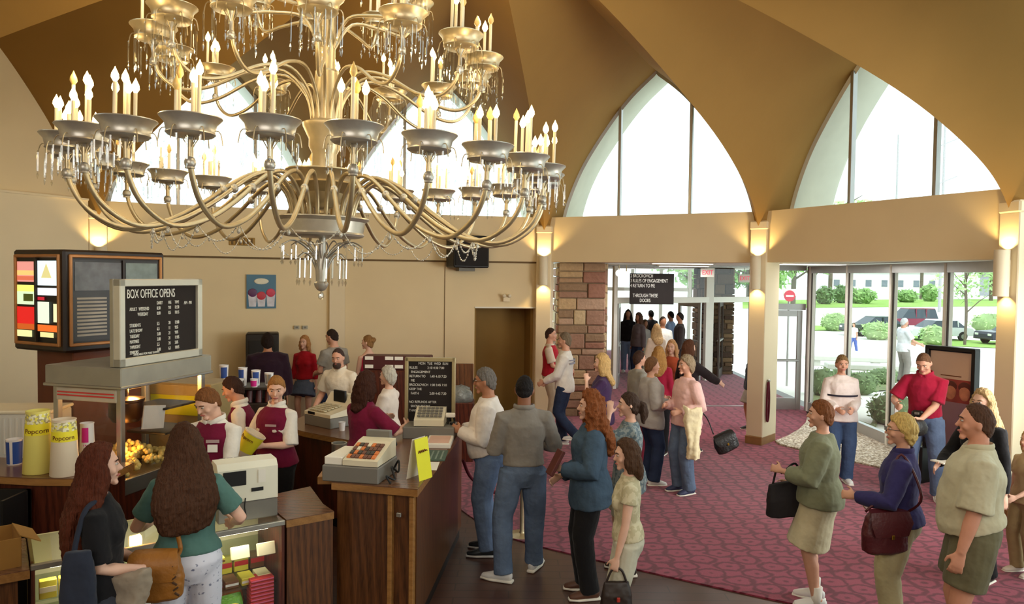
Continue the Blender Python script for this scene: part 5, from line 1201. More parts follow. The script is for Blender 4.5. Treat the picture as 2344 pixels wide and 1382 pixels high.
    if lod < 2:
        hb = lambda p, r_, n=10, m_=8: body.ball(Hp(V(p)*HS), tuple(x*HS for x in r_), n, m_, Q3)
        body.loft([Hp(V((0, .082, .022))*HS), Hp(V((0, .098, -.008))*HS), Hp(V((0, .107, -.026))*HS)], [.008, .011, .014], 8, RH @ V((1, 0, 0)))
        hb((0, .076, .034), (.05, .018, .012)); hb((0, .083, -.062), (.024, .013, .012)); hb((0, .074, -.098), (.026, .02, .018))
        for q in (-1, 1):
            hb((q*.043, .062, -.025), (.022, .022, .022)); hb((q*.075, -.006, -.008), (.011, .02, .032))
    # arms + hands
    for q in (1, -1):
        S_, E_, W_, sp = arms[q]; m1 = S_.lerp(E_, .45); m2 = E_.lerp(W_, .3)
        body.loft([T((q*sw*.6, -.008, 1.40)), S_, m1, E_, m2, W_], [.042*ar, .054*ar, .049*ar, .040*ar, .041*ar, .026*ar], 12)
        if not hand: continue
        fd = unit(V(sp['hand'])) if 'hand' in sp else unit(W_-E_)
        pn = V(sp.get('palm', (-q, 0, -.25))); pn = pn-fd*pn.dot(fd); pn = unit(pn); th = fd.cross(pn)*q
        hs_ = (1 if sex == 'm' else .9); cu = R(sp.get('curl', 18))
        body.loft([W_-fd*.01, W_+fd*.03, W_+fd*.065, W_+fd*.09], [(.026*ar, .02*ar), (.036*hs_, .017), (.041*hs_, .015), (.036*hs_, .011)], 12, th)
        for i, ln in enumerate((.068, .078, .072, .056)):
            b_ = W_+fd*.083+th*(.030-.0205*i)*hs_; d_ = unit(fd+th*(.10-.07*i)); P_ = [b_]; 
            for g in range(3):
                a_ = cu*(g+.5); dd = unit(d_*math.cos(a_)+pn*math.sin(a_)); P_.append(P_[-1]+dd*ln*(.42, .33, .25)[g]*hs_)
            body.loft(P_, [.0098*hs_, .0095*hs_, .0088*hs_, .0075*hs_], 7)
        tb = W_+fd*.022+th*.026; td = unit(fd*.65+th*.65+pn*.35)
        body.loft([tb, tb+td*.045, tb+td*.05+unit(fd+pn*.3+th*.15)*.032], [.014*hs_, .0115*hs_, .009*hs_], 7)
    # legs
    for q in (1, -1):
        Hh, K, A_, fa = legs[q]; fw = V((-math.sin(fa), math.cos(fa), 0)); bk = -fw
        body.loft([Hh+V((0, 0, .02)), Hh.lerp(K, .35), K, K.lerp(A_, .3)+bk*.012, K.lerp(A_, .7), A_], [.092*lr, .082*lr, .056*lr, .058*lr, .042*lr, .036*lr], 14)
        body.loft([A_+V((0, 0, .0))+bk*.035, A_+fw*.03-V((0, 0, .035)), A_+fw*.12-V((0, 0, .06))], [(.032, .036), (.038, .04), (.042, .02)], 10, V((fw.y, -fw.x, 0)))
    o = body.build('body', skin(skinc), t); soften(o, vox, 3, 0, .1, .4)
    # face
    if face and lod < 2:
        k = HS*s
        for q in (-1, 1):
            m = MB(); m.M = Mx; m.ball(Hp(V((q*.031, .0795, .012))*HS), (.0125*HS, .0105*HS, .0068*HS), 10, 8, RH); m.ball(Hp(V((q*.031, .0880, .012))*HS), (.0062*HS, .003*HS, .0060*HS), 8, 6, RH, mi=1); m.build('eye', [M_EYE, M_IRIS], t, 180)
            m = MB(); m.M = Mx; m.loft([Hp(V((q*.014, .093, .030))*HS), Hp(V((q*.032, .0905, .036))*HS), Hp(V((q*.05, .078, .030))*HS)], [(.004, .0035)]*3, 6); m.build('eyebrow', mat('brow', tuple(int(x*.7) for x in hairc), .8, var=0), t, 180)
        m = MB(); m.M = Mx; m.loft([Hp(V((-.025, .087, -.058))*HS), Hp(V((0, .0965, -.056))*HS), Hp(V((.025, .087, -.058))*HS)], [(.003, .004), (.006, .0075), (.003, .004)], 8); m.build('lips', mat('lips', (176, 98, 92), .45, var=0), t, 180)
        if glasses:
            m = MB(); m.M = Mx
            for q in (-1, 1):
                c = Hp(V((q*.032, .108, .008))*HS); m.loft([c+RH @ V((.021*math.cos(a), 0, .016*math.sin(a))) for a in [2*PI*i/12 for i in range(13)]], [.0022]*13, 5); m.tube([Hp((q*.054, .104, .012)), Hp((q*.078, .0, .008))], .002, 5)
            m.build('spectacles', M_DKFRAME, t, 180)
    # ---- lower clothes ----
    ez = .012+loose*.5
    if bottom in ('pants', 'shorts', 'skirt', 'capri'):
        m = MB(); m.M = Mx; e2 = .010
        zt = 1.03
        zz_ = [.80, .84, .88, .93, .98, zt]; q4 = [tors(max(z, .87), e2+.006) for z in zz_]; kq = [.72, .88, 1, 1, 1, 1]; m.loft([a[0]+V((0, 0, min(0, z-.87))) for a, z in zip(q4, zz_)], [(a[1]*k, a[2]*k) for a, k in zip(q4, kq)], 22, sd, dome=.1)
        if bottom == 'skirt':
            bl = blen or .58; m = MB(); m.M = Mx; q4 = [tors(z, e2) for z in (1.03, .98, .92)]; P_ = [a[0] for a in q4]; Rr = [(a[1], a[2]) for a in q4]
            kc = (legs[1][1]+legs[-1][1])/2; spx = abs(legs[1][1].x-legs[-1][1].x)/2; spy = abs(legs[1][1].y-legs[-1][1].y)/2
            for g in (.35, .7, 1.0):
                c = V((kc.x*g, kc.y*g, .90+(bl-.90)*g)); P_.append(c); Rr.append((.19+.02*g+spx*.3*g, .14+.035*g+spy*.4*g))
            m.loft(P_, Rr, 24, V((1, 0, 0)), dome=.05)
        else:
            fl_ = {'pants': 1.0, 'capri': .62, 'shorts': .0}[bottom]
            for q in (1, -1):
                Hh, K, A_, fa = legs[q]; bk = V((math.sin(fa), -math.cos(fa), 0))
                P_ = [Hh+V((0, 0, .02)), Hh.lerp(K, .4), K.lerp(Hh, .12)]; w_ = [.098*lr+ez, .090*lr+ez, .068*lr+ez+.008]
                if bottom == 'shorts': w_ = [.098*lr+ez, .094*lr+ez+.008, .084*lr+ez+.010]; P_[2] = K.lerp(Hh, blen or .2)
                else:
                    P_ += [K.lerp(A_, .35*fl_)+bk*.008, K.lerp(A_, .75*fl_), K.lerp(A_, 1.03*fl_)]; w_ += [.064*lr+ez+.004, .054*lr+ez+.008, .056*lr+ez+.010]
                m.loft(P_, w_, 16, V((1, 0, 0)), dome=.05)
        o = m.build({'pants': 'trousers', 'capri': 'trousers', 'shorts': 'shorts', 'skirt': 'skirt'}[bottom], botm, t); soften(o, vox*1.1, 2, .014, .13)
        if belt:
            q4 = [tors(z, e2+.006) for z in (1.0, 1.035)]; m = MB(); m.M = Mx; m.loft([a[0] for a in q4], [(a[1], a[2]) for a in q4], 28, sd, dome=0); m.build('belt', belt, t, 40)
    # ---- upper clothes ----
    e1 = (.014, .018, .022)[lod]+loose
    def shirt(nm, mt, z0, z1=1.475, sl=2.0, ee=0., flare=0., cuff=.0, neck=1.0):
        m = MB(); m.M = Mx; n_ = 11; zs_ = [z0+(z1-z0)*i/n_ for i in range(n_+1)]; P_ = []; Rr = []
        for i, z in enumerate(zs_):
            c, a, b = tors(z, (e1+ee)*(1 if z < 1.36 else .65)+flare*max(0, (1.15-z))*.5); k_ = 1 if z < 1.42 else neck
            if z < .95: a = max(a, tors(.93, e1+ee)[1]); b = max(b, tors(.93, e1+ee)[2])
            if z < 1.06 and not tuck and nm != 'vest' and top != 'vest': a += .012; b += .012
            P_.append(c); Rr.append((a*k_, b*k_))
        m.loft(P_, Rr, 24, sd, dome=.08)
        if sex == 'f':
            for q in (-1, 1): m.ball(T((q*.075, .075*(.7+.3*f_), 1.255)), (.072*f_, .062*f_, .066), 12, 9, RT)
        if sl > 0:
            for q in (1, -1):
                S_, E_, W_, sp = arms[q]; a1 = .053*ar+e1*.75+ee; P_ = [T((q*sw*.55, -.008, 1.40)), S_]; w_ = [.040*ar+e1*.6+ee+.008, a1+.010]
                if sl <= 1: P_ += [S_.lerp(E_, sl*.5), S_.lerp(E_, sl)]; w_ += [.052*ar+e1+ee+.006, .052*ar+e1+ee+.014]
                else: P_ += [S_.lerp(E_, .5), E_, E_.lerp(W_, (sl-1)*.5), E_.lerp(W_, sl-1)]; w_ += [.051*ar+e1+ee, .044*ar+e1+ee+.004, .043*ar+e1+ee, .032*ar+e1*.7+ee+cuff]
                m.loft(P_, w_, 14, dome=.06)
        o = m.build(nm, mt, t); soften(o, vox*1.1, 3, .016+.01*loose*10, .11); return o
    zh = hem if hem is not None else (.985 if tuck else .86)
    if top == 'tee': shirt('shirt', topm, zh, sl=sleeve or .62)
    elif top == 'tank': shirt('top', topm, zh, 1.40, 0)
    elif top in ('long', 'sweater'): shirt('shirt' if top == 'long' else 'sweater', topm, zh, sl=sleeve or 1.97, ee=.006 if top == 'sweater' else 0)
    elif top in ('jacket', 'cardigan'): shirt(top, topm, zh, sl=sleeve or 1.95, ee=.016)
    elif top == 'vest':
        shirt('shirt', topm, .98, sl=sleeve or 1.9, ee=-.002); shirt('vest', vestm, .92, 1.445, 0, ee=.012)
    if collar is not None:
        m = MB(); m.M = Mx; c0 = T((0, -.01, 1.475)); up = RT @ V((0, 0, 1)); P_ = []
        for i in range(17):
            a = PI/2+.22+(2*PI-.44)*i/16; P_.append(c0+RT @ V((math.cos(a)*(nr+.026), math.sin(a)*(nr+.024), .012-.035*max(0, math.sin(a))**3)))
        m.loft(P_, [(.022, .009)]*17, 8, up); m.build('collar', collar, t, 60)
    # ---- shoes ----
    if shoem:
        for q in (1, -1):
            Hh, K, A_, fa = legs[q]; fw = V((-math.sin(fa), math.cos(fa), 0)); rt = V((fw.y, -fw.x, 0)); g = V((A_.x, A_.y, A_.z-.085)); k = (1 if sex == 'm' else .9)
            if sock:
                m = MB(); m.M = Mx; m.loft([g+V((0, 0, .05)), A_+V((0, 0, .02)), A_+V((0, 0, .11))], [.045*lr, .042*lr, .046*lr], 12, rt, dome=.05); m.build('sock', sock, t, 180)
            m = MB(); m.M = Mx
            m.loft([g-fw*.062+V((0, 0, .05)), g-fw*.02+V((0, 0, .055)), g+fw*.05+V((0, 0, .05)), g+fw*.12+V((0, 0, .038)), g+fw*.185*k+V((0, 0, .030))], [(.033, .042), (.038, .048), (.042, .042), (.046, .030), (.032, .020)], 14, rt, dome=.6, mi=0)
            m.loft([g-fw*.085+V((0, 0, .013)), g-fw*.02+V((0, 0, .013)), g+fw*.1+V((0, 0, .013)), g+fw*.2*k+V((0, 0, .015))], [(.034, .0125), (.040, .0125), (.050, .0125), (.034, .011)], 14, rt, dome=.5, sq=.45, mi=1)
            m.build('shoe', [shoem, sole or M_PAPER], t, 60)
    # ---- hair ----
    if hair != 'bald':
        hm = hairm(hairc); m = MB(); m.M = Mx; rr_ = random.Random(hash(label) % 999 if False else len(label)*7+int(h*100)); sx = rr_.uniform(0, 9)
        P = dict(short=(1.0, .9, .25, .11), crew=(1.0, .82, .13, .055), recede=(1.0, 1.05, .16, .07), bob=(.55, 1.0, .38, .24), long=(.55, 1.0, .38, .2), curly=(.55, .95, .36, .32), pony=(.85, .85, .27, .10), bun=(.9, .85, .26, .09), puffy=(.85, .95, .3, .2), mid=(.6, 1.0, .36, .22))[hair]
        az, ay, q0, th = P
        def cap(d):
            q = d.z*az-d.y*ay+q0-(.18*max(0, d.y)**2 if hair in ('recede',) else 0)
            k = smooth01(q/.16); nz_ = noise.noise(V((d.x*5+sx, d.y*5, d.z*2.2)))
            fall = th*(1.15 if d.z < .3 else 1.0)
            low = 1.0
            if hair in ('bob', 'mid', 'long', 'curly') and d.z < -.25: low = 1+.18*min(1, (-.25-d.z)/.5)
            ang = math.atan2(d.x, -d.y); rg = noise.noise(V((ang*6+sx, d.z*1.6+.25*ang, 1.7)))*.05+noise.noise(V((ang*13+sx, d.z*2.4, 5.1)))*.03
            r_ = (.80+k*(.205+fall*(1+.35*nz_)+rg*(1.0 if hair != 'crew' else .4)))*(low if k > .3 else 1)
            p = hfn(d) if d.z > -.2 else V((d.x*.074, d.y*.094, d.z*.118))*HS
            return V((p.x*r_, p.y*r_-.004, p.z*r_*(.985 if d.z > 0 else 1)))
        m.ball(HC, .1, 72, 36, Q3, fn=cap)
        bk = lambda y, z, x=0: Hp((x, y, z))
        def curtain(L_, w0=.085, w1=.13, th0=.055, n_=7, dx=0.):
            P_ = []; Rr = []
            for i in range(n_):
                f = i/(n_-1); z_ = 1.60-L_*f; a = bk(-.045-.02*f, .02-.1*f, 0); c, ax_, ay_ = tors(max(1.0, min(1.475, z_)))
                tgt = V((c.x, c.y, 0))+V((HC.x*.5+dx*f, -(ay_+.028) if z_ < 1.45 else -.075, z_)) if True else c
                bq = T((dx*f, -(tors(max(.95, min(1.475, z_)))[2]+.03) if z_ < 1.44 else -.07, z_))
                p = a.lerp(bq, smooth01(f*1.7)); P_.append(p); Rr.append((w0+(w1-w0)*smooth01(f*1.6)-(.05*smooth01((f-.7)/.3)), th0-.02*f))
            m.loft(P_, Rr, 18, RH @ V((1, 0, 0)))
        if hair == 'long':
            curtain(hlen, .085, hw, .055+.3*(hw-.13))
            for q in (-1, 1):
                m.loft([bk(-.01, .02, q*.078), bk(0, -.06, q*.088), T((q*.10, -.01, 1.50)), T((q*.115, -.03, 1.42)), T((q*.12, -.06, 1.60-hlen*.75))], [(.03, .05), (.034, .055), (.035, .06), (.032, .055), (.02, .04)], 10, V((1, 0, 0)))
        elif hair == 'curly':
            curtain(hlen, .11, .15, .075)
            for q in (-1, 1): m.loft([bk(-.01, .05, q*.085), bk(-.005, -.05, q*.105), T((q*.115, .0, 1.48)), T((q*.12, -.03, 1.60-hlen*.8))], [(.04, .06), (.045, .065), (.045, .06), (.025, .04)], 10, V((1, 0, 0)))
        elif hair in ('mid', 'bob'):
            L_ = hlen if hair == 'mid' else .2
            curtain(L_, .09, .10, .06, 5)
            for q in (-1, 1): m.loft([bk(-.02, .03, q*.074), bk(-.01, -.06, q*.084), bk(-.02, -.06-L_*.4, q*.08)], [(.026, .06), (.03, .06), (.02, .045)], 10, RH @ V((1, 0, 0)))
        elif hair == 'pony':
            m.loft([bk(-.09, .03), bk(-.135, .0), bk(-.15, -.08), bk(-.14, -.17)], [(.025, .025), (.045, .04), (.05, .04), (.02, .02)], 10)
        elif hair == 'bun': m.ball(bk(-.10, .045), (.05, .045, .045), 12, 10, Q3)
        o = m.build('hair', hm, t)
        if hair == 'curly': soften(o, .011 if lod == 0 else .016, 1, .055, .03)
        elif hair in ('short', 'crew', 'recede'): soften(o, .0065 if lod == 0 else .012, 1, .010, .018)
        else: soften(o, .008 if lod == 0 else .013, 1, .020, .03)
    bpy.context.view_layer.update() if False else None
    Wm = Matrix.Translation(base) @ RY.to_4x4() @ Mx
    rec = dict(o=t, W=lambda p: Wm @ V(p), R=RY, s=s, T=T, hand={1: arms[1][2], -1: arms[-1][2]}, Hp=Hp, tors=tors, arms=arms, base=base, yaw=yawr)
    ALLP.append(rec); return rec
def bag(name, label, P, top, size, m_, strap_pts=None, strap_r=.008, rz=0, flap=None, clasp=None, droop=.0, cat='handbag', shape='purse', tilt=0):
    # P is the world position of the middle of the bag's top edge
    w, d_, h = size; t = thing(name, label, cat, P, rz); m = MB()
    if shape == 'tote': m.loft([(0, 0, -h), (0, 0, -h*.97), (0, 0, -h*.5), (0, 0, 0)], [(w*.42, d_*.45), (w*.5, d_*.5), (w*.47, d_*.42), (w*.40, d_*.18)], 24, (1, 0, 0), sq=.35, dome=.1)
    else: m.loft([(0, 0, -h), (0, 0, -h*.93), (0, 0, -h*.55), (0, 0, -h*.15), (0, 0, 0)], [(w*.38, d_*.35), (w*.48, d_*.5), (w*.5, d_*.52), (w*.43, d_*.4), (w*.36, d_*.22)], 26, (1, 0, 0), sq=.25, dome=.2)
    b = m.build('body', m_, t); soften(b, .007, 2, .012, .08)
    if tilt: t.rotation_euler = (0, tilt, rz)
    if flap:
        m = MB(); m.loft([(0, d_*.1, .008), (0, -d_*.36, -.0), (0, -d_*.57, -h*.25), (0, -d_*.57, -h*.55)], [(w*.38, .006), (w*.42, .006), (w*.46, .006), (w*.36, .006)], 14, (1, 0, 0), dome=.2); m.build('flap', flap, t, 60)
    if clasp: MB().box((0, -d_*.62, -h*.55), (.022, .012, .03), 0, .003).build('clasp', clasp, t)
    if strap_pts:
        M_ = (Matrix.Translation(P) @ Matrix.Rotation(rz, 4, 'Z') @ Matrix.Rotation(tilt, 4, 'Y')).inverted(); m = MB(); m.tube(bez([M_ @ V(p) for p in strap_pts], 6), strap_r, 8); m.build('strap', m_, t, 180)
    return t
# ================= THE CROWD =================
CW = lambda *c: cloth(c)
M_WHT, M_CRM, M_MAR = CW(228, 222, 212), CW(222, 210, 188), CW(116, 26, 56)
M_JEAN, M_JEAN2, M_JEAND = denim((112, 132, 164)), denim((96, 112, 136)), denim((46, 56, 80))
M_KHAKI, M_BLKC, M_LEATH = CW(172, 160, 130), CW(28, 27, 29), mat('black_leather', (30, 27, 26), .4, var=.1, bump=.3, bs=40)
M_SNEAK, M_SHOEB = mat('white_sneaker', (222, 220, 216), .5, var=.04), mat('dark_shoe', (44, 34, 30), .45)
SK, SKD, SKL = (208, 156, 130), (176, 122, 92), (222, 176, 152)
fwd = lambda q, x=.14, y=.28, z=1.08, **k: dict(to=(q*x, y, z), **k)
# --- front left customers ---
p1 = person('woman with very long reddish brown hair in a black shirt at the candy case', (228, 1018), 1.69, -68, 'f', 1.05, hpitch=0, hyaw=8, hair='long', hlen=.58, hw=.16, hairc=(84, 40, 24), top='tee', topm=M_BLKC, botm=CW(58, 60, 68), sleeve=.85, shoem=M_SHOEB, armR=dict(to=(.02, .22, 1.03), pole=(.6, -.7, -.6)), armL=fwd(-1, .1, .24, 1.0, curl=40), skinc=SKL, hem=.93)
p2 = person('woman with long brown hair, green shirt and white printed trousers seen from behind', (420, 972), 1.72, 22, 'f', 1.08, hyaw=22, hpitch=8, hair='long', hlen=.44, hw=.20, hairc=(74, 46, 30), top='tee', topm=CW(82, 116, 108), botm=print_cloth((222, 222, 234), (120, 124, 150), 34, .66), shoem=M_SNEAK, armL=fwd(-1, .2, .28, 1.1, curl=40), armR=fwd(1, .27, .22, 1.06), skinc=SKL, hem=.98, sleeve=.7)
# --- employees ---
VST = CW(112, 24, 54)
p3 = person('boy employee with ginger brown hair and a name badge on his maroon vest, looking down', (462, 893), 1.74, 168, 'm', .94, lean=6, hpitch=28, hyaw=-14, hair='short', hairc=(120, 76, 42), top='vest', topm=M_WHT, vestm=VST, botm=M_BLKC, shoem=M_SHOEB, armR=fwd(1, .1, .36, 1.0, curl=40), armL=fwd(-1, .14, .36, 1.0, curl=40), collar=M_WHT, skinc=SKL)
p4 = person('boy employee with dark brown hair and maroon vest turned away to the left', (522, 864), 1.66, 100, 'm', .9, lean=12, hpitch=22, hyaw=0, hair='short', hairc=(62, 40, 32), top='vest', topm=M_WHT, vestm=VST, botm=M_BLKC, shoem=M_SHOEB, armR=fwd(1, .12, .27, .98, curl=40), armL=fwd(-1, .16, .27, 1.0, curl=40), collar=M_WHT, sleeve=1.5, skinc=SK)
p5 = person('girl employee with a blond ponytail and maroon vest holding a yellow popcorn bucket', (632, 862), 1.70, 158, 'f', 1.12, hpitch=14, hyaw=32, hair='pony', hairc=(160, 112, 62), top='vest', topm=M_WHT, vestm=VST, botm=M_BLKC, shoem=M_SHOEB, armR=fwd(1, .12, .27, 1.19, curl=30, palm=(-1, .2, 0)), armL=fwd(-1, .10, .29, 1.15, curl=30, palm=(1, 0, .2)), collar=M_WHT, sleeve=1.0, skinc=SKL)
p6 = person('cashier with dark brown bobbed hair in a dark red shirt behind the tall counter', (840, 852), 1.71, -40, 'f', 1.16, hyaw=8, hpitch=6, hair='bob', hairc=(62, 34, 24), top='tee', topm=M_MAR, botm=M_BLKC, shoem=M_SHOEB, armR=fwd(1, .20, .34, 1.22, curl=20), armL=fwd(-1, .12, .30, 1.24, curl=20), sleeve=.95, hem=.9, skinc=SKL)
# --- behind the stand ---
p7 = person('older white haired woman in a white top across the back counter', (888, 839), 1.575, 75, 'f', 1.0, hair='puffy', hairc=(196, 188, 172), top='sweater', topm=CW(226, 212, 198), botm=M_BLKC, shoem=M_SHOEB, armL=fwd(-1, .1, .28, 1.02, curl=30), armR=fwd(1, .12, .28, 1.0, curl=30), lod=1, skinc=SKL)
p8 = person('bearded man in a white short sleeved shirt leaning over the beige register', (772, 798), 1.70, 158, 'm', 1.15, lean=8, hpitch=14, hyaw=14, hair='recede', hairc=(70, 52, 46), top='tee', topm=M_CRM, botm=M_KHAKI, shoem=M_SHOEB, armR=fwd(1, .24, .26, .98), armL=fwd(-1, .24, .26, .98), collar=M_CRM, sleeve=.8, lod=1, skinc=SK)
p9 = person('girl with blond hair in a red top and short denim skirt near the back wall', (697, 769), 1.58, 172, 'f', .92, hyaw=-8, hair='mid', hlen=.22, hairc=(190, 138, 88), top='long', topm=CW(176, 30, 44), sleeve=1.6, bottom='skirt', blen=.66, botm=denim((92, 104, 128)), shoem=M_SNEAK, lod=1, skinc=SKL, hem=.97)
p10 = person('man with dark hair in a grey shirt seen from behind near the flat pilaster', (757, 753), 1.78, 55, 'm', 1.15, hyaw=15, hpitch=12, hair='crew', hairc=(48, 36, 30), top='tee', topm=CW(148, 142, 132), botm=M_JEAND, shoem=M_SHOEB, armL=fwd(-1, .1, .3, 1.05), lod=1, skinc=SK)
p11 = person('woman with pinned up blond hair in a strappy pink top seen from behind', (842, 767), 1.66, 38, 'f', .95, hyaw=40, hair='bun', hairc=(150, 110, 66), top='tank', topm=CW(176, 44, 76), botm=M_JEAND, shoem=M_SHOEB, lod=1, skinc=SKL)
p12 = person('person in a dark jacket seen from behind at the black cabinet', (612, 764), 1.76, 22, 'm', 1.2, lean=10, hpitch=16, hair='puffy', hairc=(34, 22, 18), top='jacket', topm=CW(40, 22, 34), botm=M_BLKC, shoem=M_SHOEB, armL=fwd(-1, .1, .3, 1.1), lod=1, loose=.03, skinc=SKD)
p13 = person('boy in black half hidden behind the box office board', (440, 766), 1.72, 120, 'm', .95, hair='short', hairc=(44, 32, 28), top='tee', topm=M_BLKC, botm=M_BLKC, shoem=M_SHOEB, lod=1, skinc=SK)
# --- queue at the tall counter ---
p14 = person('grey haired man in glasses and a white sweater leaning at the tall counter', (1108, 842), 1.76, 84, 'm', 1.14, belly=.06, lean=4, hpitch=6, hair='short', hairc=(112, 106, 100), top='sweater', topm=CW(226, 216, 206), botm=M_JEAN, shoem=mat('black_trainer', (40, 44, 48), .4, var=.1), sole=M_SNEAK, armL=fwd(-1, .12, .27, 1.17, curl=45), armR=fwd(1, .15, .30, 1.14, curl=45), glasses=True, skinc=SKD, loose=.008, hem=.97)
p15 = person('man with black hair in a grey shirt and jeans seen from behind at the counter', (1201, 859), 1.77, 8, 'm', .98, hpitch=10, hyaw=-10, hair='crew', hairc=(28, 24, 24), top='long', topm=CW(132, 126, 118), tuck=True, botm=M_JEAN2, belt=mat('brown_belt', (58, 42, 32), .5), shoem=M_SNEAK, feet=((.13, .16, -30), (-.17, -.06, 60)), armR=fwd(1, .2, .30, 1.1, curl=40), armL=fwd(-1, .14, .26, 1.1, curl=40), skinc=(140, 92, 66), collar=CW(132, 126, 118), loose=.012)
p16 = person('woman with curly red hair in a denim jacket and black trousers', (1352, 898), 1.68, 92, 'f', 1.08, hair='curly', hlen=.36, hairc=(134, 76, 40), top='jacket', topm=denim((68, 86, 104)), botm=M_BLKC, shoem=mat('brown_sandal', (92, 58, 42), .5), armL=fwd(-1, .14, .26, 1.13, curl=60), armR=fwd(1, .12, .24, 1.0, curl=40), skinc=SKL, hem=.80, loose=.012)
p17 = person('woman in a mottled blue blouse holding her hand to her forehead', (1440, 898), 1.61, 88, 'f', 1.05, hair='pony', hairc=(66, 48, 38), top='tee', sleeve=1.2, topm=print_cloth((92, 108, 116), (140, 148, 146), 30), bottom='shorts', botm=CW(186, 178, 152), shoem=M_SHOEB, armL=dict(to=(-.10, .20, 1.56), pole=(-.3, .6, -1), hand=(.4, -.1, .9), curl=25), skinc=SKL, hem=.80, loose=.01)
p18 = person('girl in a cream top and pale trousers with a small dark handbag', (1432, 1008), 1.50, 84, 'f', .92, hyaw=12, hpitch=6, hair='mid', hlen=.16, hairc=(78, 54, 38), top='tee', topm=print_cloth((206, 196, 164), (186, 176, 142), 24), botm=CW(196, 192, 172), shoem=M_SHOEB, armL=dict(to=(-.22, .10, .80), curl=60), skinc=SKL, sleeve=.4, hem=.96)
# --- by the stone wall ---
p19 = person('man in a white sweatshirt and dark jeans with one knee bent by the stone wall', (1293, 761), 1.76, 78, 'm', 1.0, hair='short', hairc=(120, 104, 84), top='sweater', topm=M_WHT, botm=M_JEAND, shoem=M_SNEAK, feet=((.1, .02, 0), (-.1, -.20, 0, .12)), armL=fwd(-1, .1, .3, 1.0), armR=fwd(1, .16, .26, .98), lod=1, skinc=SK)
p20 = person('man in a red vest over pale sleeves facing the man in the white sweatshirt', (1261, 750), 1.74, -100, 'm', .95, hair='crew', hairc=(62, 42, 34), top='vest', topm=CW(214, 196, 176), vestm=CW(168, 30, 44), botm=CW(180, 164, 140), shoem=M_SHOEB, armR=fwd(1, .12, .3, 1.05), armL=fwd(-1, .12, .3, 1.0), sleeve=.8, lod=1, skinc=SK)
p21 = person('woman with shoulder length blond hair in a purple shirt', (1378, 811), 1.66, 82, 'f', 1.1, hair='mid', hlen=.24, hairc=(196, 160, 104), top='tee', topm=CW(62, 42, 74), botm=M_JEAN, shoem=M_SNEAK, armL=dict(to=(-.08, .2, 1.4), pole=(-.4, .3, -1), curl=40), lod=1, skinc=SKL)
p22 = person('woman with short brown hair in a grey zip jacket talking to the woman in pink', (1493, 817), 1.62, -78, 'f', 1.06, hair='short', hairc=(120, 84, 56), top='jacket', topm=CW(166, 160, 154), botm=M_JEAND, shoem=M_SNEAK, armR=fwd(1, .13, .2, 1.14, curl=30), armL=fwd(-1, .1, .2, 1.16, curl=30), lod=1, skinc=SK, hem=.80, loose=.014)
p23 = person('woman with short grey hair in a pink sweatshirt carrying a white coat on her arm', (1572, 814), 1.68, 112, 'f', 1.06, hyaw=-10, hair='puffy', hairc=(150, 130, 104), top='sweater', topm=CW(222, 180, 172), botm=M_JEAN2, shoem=mat('navy_canvas', (52, 56, 84), .6), armR=fwd(1, .1, .23, 1.12, curl=40), armL=fwd(-1, .18, .2, 1.08, curl=40), lod=0, skinc=SK, hem=.86, loose=.014)
p24 = person('person with short dark hair behind the woman in the grey zip jacket', (1464, 803), 1.60, -70, 'f', 1.05, hair='short', hairc=(66, 44, 34), top='jacket', topm=CW(148, 144, 134), botm=CW(120, 40, 56), shoem=M_SNEAK, lod=1, skinc=SK)
p25 = person('woman with long blond hair in a red top seen from behind in the group', (1508, 793), 1.61, -18, 'f', 1.0, hair='long', hlen=.3, hairc=(176, 130, 74), top='long', topm=CW(156, 32, 58), botm=M_BLKC, shoem=M_SHOEB, lod=1, skinc=SKL)
p26 = person('blond woman in an orange top facing the lobby group', (1538, 779), 1.62, 150, 'f', 1.0, hair='mid', hlen=.25, hairc=(196, 150, 104), top='long', topm=CW(180, 84, 56), botm=M_BLKC, shoem=M_SHOEB, lod=1, skinc=SKL)
p27 = person('woman in a black jacket reaching one arm out to the right', (1578, 779), 1.68, -70, 'f', 1.0, hyaw=0, hair='mid', hlen=.26, hairc=(92, 58, 40), top='jacket', topm=CW(42, 34, 36), botm=CW(110, 34, 54), shoem=M_SHOEB, armR=dict(to=(.18, .52, 1.05), curl=20), armL=dict(to=(-.26, .12, .9)), lod=1, skinc=SKL)
p29 = person('dark haired person in black half hidden behind the pillar', (1724, 800), 1.40, 100, 'f', 1.0, hair='mid', hairc=(60, 34, 28), top='jacket', topm=M_BLKC, bottom='skirt', botm=CW(130, 116, 100), shoem=M_SHOEB, lod=1, skinc=SKD)
